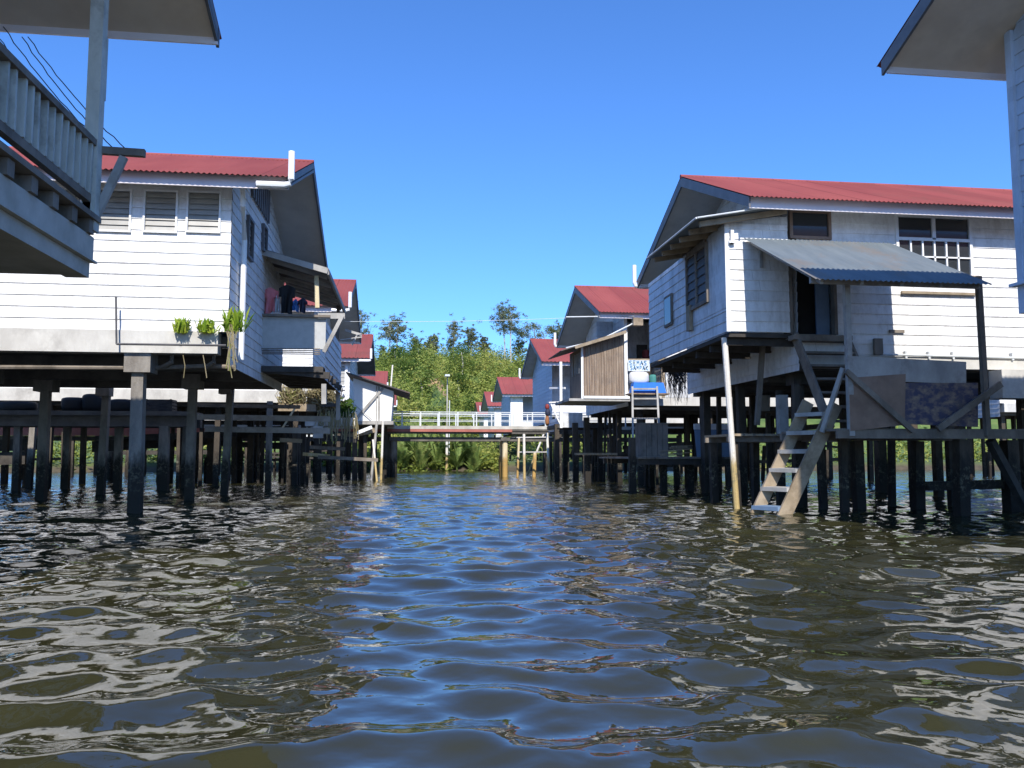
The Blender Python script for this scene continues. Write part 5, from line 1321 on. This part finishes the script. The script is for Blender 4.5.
# ================================================================== FAR HOUSES
def far_houses():
    # third right
    t, h = stilt_house('third right house, shade-tinted blue-grey end wall and pale veranda post', 1, 6.5, 39.4, span=7.3, ze=5.38, zr=7.14, L=10, over=.62, beam_z=(2.6, 3.0), skirt=2.6, pitch=.2, front=False, stub='far', pile_rows=(1.0, 4, 6.6), mat_pile='post', side_wall='siding_shade', clutter=30)
    xw, yw = h['xw'], h['yw0']
    boards(MB(), (xw, yw+1.6, 0), (1,0,0), (0,-1,0), 0, 9, 3.0, h['ztop']).build('veranda_wall', 'siding_worn', t)
    MB().box((xw, yw-.03, 3.0), (xw+4, yw, 3.5)).build('veranda_rail', 'siding', t)
    # lean-to with dark soffit between third and fourth
    # fourth right
    t, h = stilt_house('fourth right house, red gable behind the bridge railing', 1, 7.07, 61.1, span=7.0, ze=5.40, zr=7.12, L=9, over=.7, beam_z=(2.6, 2.9), skirt=2.6, pitch=.25, front=False, stub='far', pile_rows=(1.0, 4, 6.4), mat_pile='post', side_wall='siding_shade')
    xw, yw = h['xw'], h['yw0']
    boards(MB(), (xw, yw+1.8, 0), (1,0,0), (0,-1,0), 0, 8, 2.9, h['ztop']).build('veranda_wall', 'siding_shade', t)
    v = MB()
    for a, b, z0, z1 in ((0.0, .95, 2.9, h['ztop']), (4.1, 5.6, 2.9, h['ztop']-.3), (2.1, 2.35, 2.9, h['ztop'])): v.box((xw+a, yw-.04, z0), (xw+b, yw, z1))
    v.box((xw+.95, yw-.04, 2.9), (xw+4.1, yw, 3.55)); v.build('veranda_front', 'siding', t)
    t, h = stilt_house('fifth right house, small red gable above the bridge railing', 1, 7.45, 76.3, span=7.0, ze=5.40, zr=7.12, L=8, over=.7, beam_z=(2.6, 2.9), skirt=2.6, pitch=.3, stub='far', pile_rows=(1.0, 4), mat_pile='post')
    t, h = stilt_house('farthest right house, a sliver of red roof before the hill', 1, 7.96, 92.3, span=7.0, ze=5.40, zr=7.12, L=8, over=.7, beam_z=(2.6, 2.9), skirt=2.6, pitch=.3, stub='far', pile_rows=(1.0, 4), mat_pile='post')
    # third left
    t, h = stilt_house('third left house with maroon end and white shed beside it', -1, -1.77, 39.0, span=7.1, ze=5.38, zr=7.14, L=14, over=.95, beam_z=(2.6, 3.0), skirt=2.6, pitch=.2, stub='near', pile_rows=(1.0, 4, 6.6), mat_pile='post', soffit='barge', clutter=40)
    xw, yw = h['xw'], h['yw0']
    a, b = PY(337, 385, yw), PY(345, 366, yw); window(t, (a.x, a.z), (b.x, b.z), yw-.02, -1, 5, 'trim', 'louvre')
    MB().bar((xw-.15, yw-.06, 3.0), (xw-.15, yw-.06, h['ztop']), .10).build('downpipe', 'plastic', t)
    u = MB(); u.bar(PY(336, 393, yw-.3), PY(345, 390, yw-.3), .05).bar(PY(338, 398, yw-.3), PY(345, 397, yw-.3), .05).bar(PY(343, 388, yw-.3), PY(340, 399, yw-.3), .05); u.build('drying_rack', 'iron', t)
    # white shed
    y0, y1 = 33.0, 36.2
    c = [PY(355, 421, y0), PY(391, 421, y0), PY(393.5, 391, y0), PY(353, 378, y0)]
    t = thing('white_shed', 'white lean-to shed on stilts beside the bridge', 'shed', ((c[0].x+c[1].x)/2, y0, 0))
    m = MB(); m.slab(c, (0, .05, 0)); m.build('front_wall', 'trim', t)
    m = MB(); m.slab([c[1]+Vector((.0, .052, 0)), c[2]+Vector((0, .052, 0)), Vector((c[2].x, y1, c[2].z)), Vector((c[1].x, y1, c[1].z))], (-.05, 0, 0)); m.build('side_wall', 'siding_shade', t)
    k = (c[2].z-c[3].z)/(c[2].x-c[3].x); e = PY(410, 397, y0-.4)
    xl, xr = c[3].x-.25, e.x
    m = MB(); m.slab([(xl, y0-.4, c[3].z+.08-.25*k), (xr, y0-.4, c[2].z+(xr-c[2].x)*k+.08), (xr, y1, c[2].z+(xr-c[2].x)*k+.08), (xl, y1, c[3].z+.08-.25*k)], (0, 0, .05)); m.build('roof', 'dark_sheet', t)
    m = MB(); m.bar(PY(379, 422, y0-.04), PY(379, 386, y0-.04), .07, .05).bar(PY(356, 419, y0-.07), PY(383, 388, y0-.07), .04, .10).bar(PY(355, 405, y0-.1), PY(372, 420, y0-.1), .02, .03).bar(PY(376.5, 422, y0-.03), PY(376.5, 386, y0-.03), .04, .04); m.build('batten', 'wood_grey', t)
    m = MB(); m.box((c[0].x-.1, y0-.2, c[0].z-.14), (c[1].x+.1, y1, c[0].z)); m.build('floor', 'wood_grey', t)
    for px, py in ((360, 479), (372, 479), (384, 479), (388, 477.5), (366, 476), (378, 476), (390, 476), (351, 477)):
        p = PZ(px, py); pile(t, p.x, min(max(p.y, 33.1), 36), c[0].z-.14, .18, None, 'post', rnd=rp, name='post')
    p = PY(389, 385, 36.5); tag(MB().bar((p.x, 38, 3.4), (p.x+.12, 38, PY(391, 365, 38).z), .06).build('thin_pole', 'pale_pole'), 'short pale pole rising behind the shed roof', 'pole')
    # far left pair
    stilt_house('fourth left house, red roof tip showing behind the shed', -1, -1.42, 57.4, span=7.0, ze=5.4, zr=7.1, L=10, over=.9, beam_z=(2.6, 2.9), skirt=2.6, pitch=.25, stub='near', pile_rows=(1.0, 4), mat_pile='post', side_wall='siding_worn')
    stilt_house('farthest left house, small red roof at the bridge end', -1, -1.0, 76, span=7.0, ze=5.4, zr=7.1, L=10, over=.9, beam_z=(2.6, 2.9), skirt=2.6, pitch=.3, stub='near', pile_rows=(1.0, 4), mat_pile='post')
    # rows behind, glimpsed between the piles
    stilt_house('white house far left glimpsed beneath the large left house', -1, -21.0, 33.0, span=7.0, ze=5.4, zr=7.1, L=14, over=.9, pitch=.25, stub=None, pile_rows=(1.0, 4), mat_pile='post', clutter=36)
    stilt_house('white house far right glimpsed between the right porch posts', 1, 23.0, 30.0, span=7.0, ze=5.4, zr=7.1, L=14, over=.9, pitch=.25, stub=None, pile_rows=(1.0, 4), mat_pile='post', clutter=36)
far_houses()
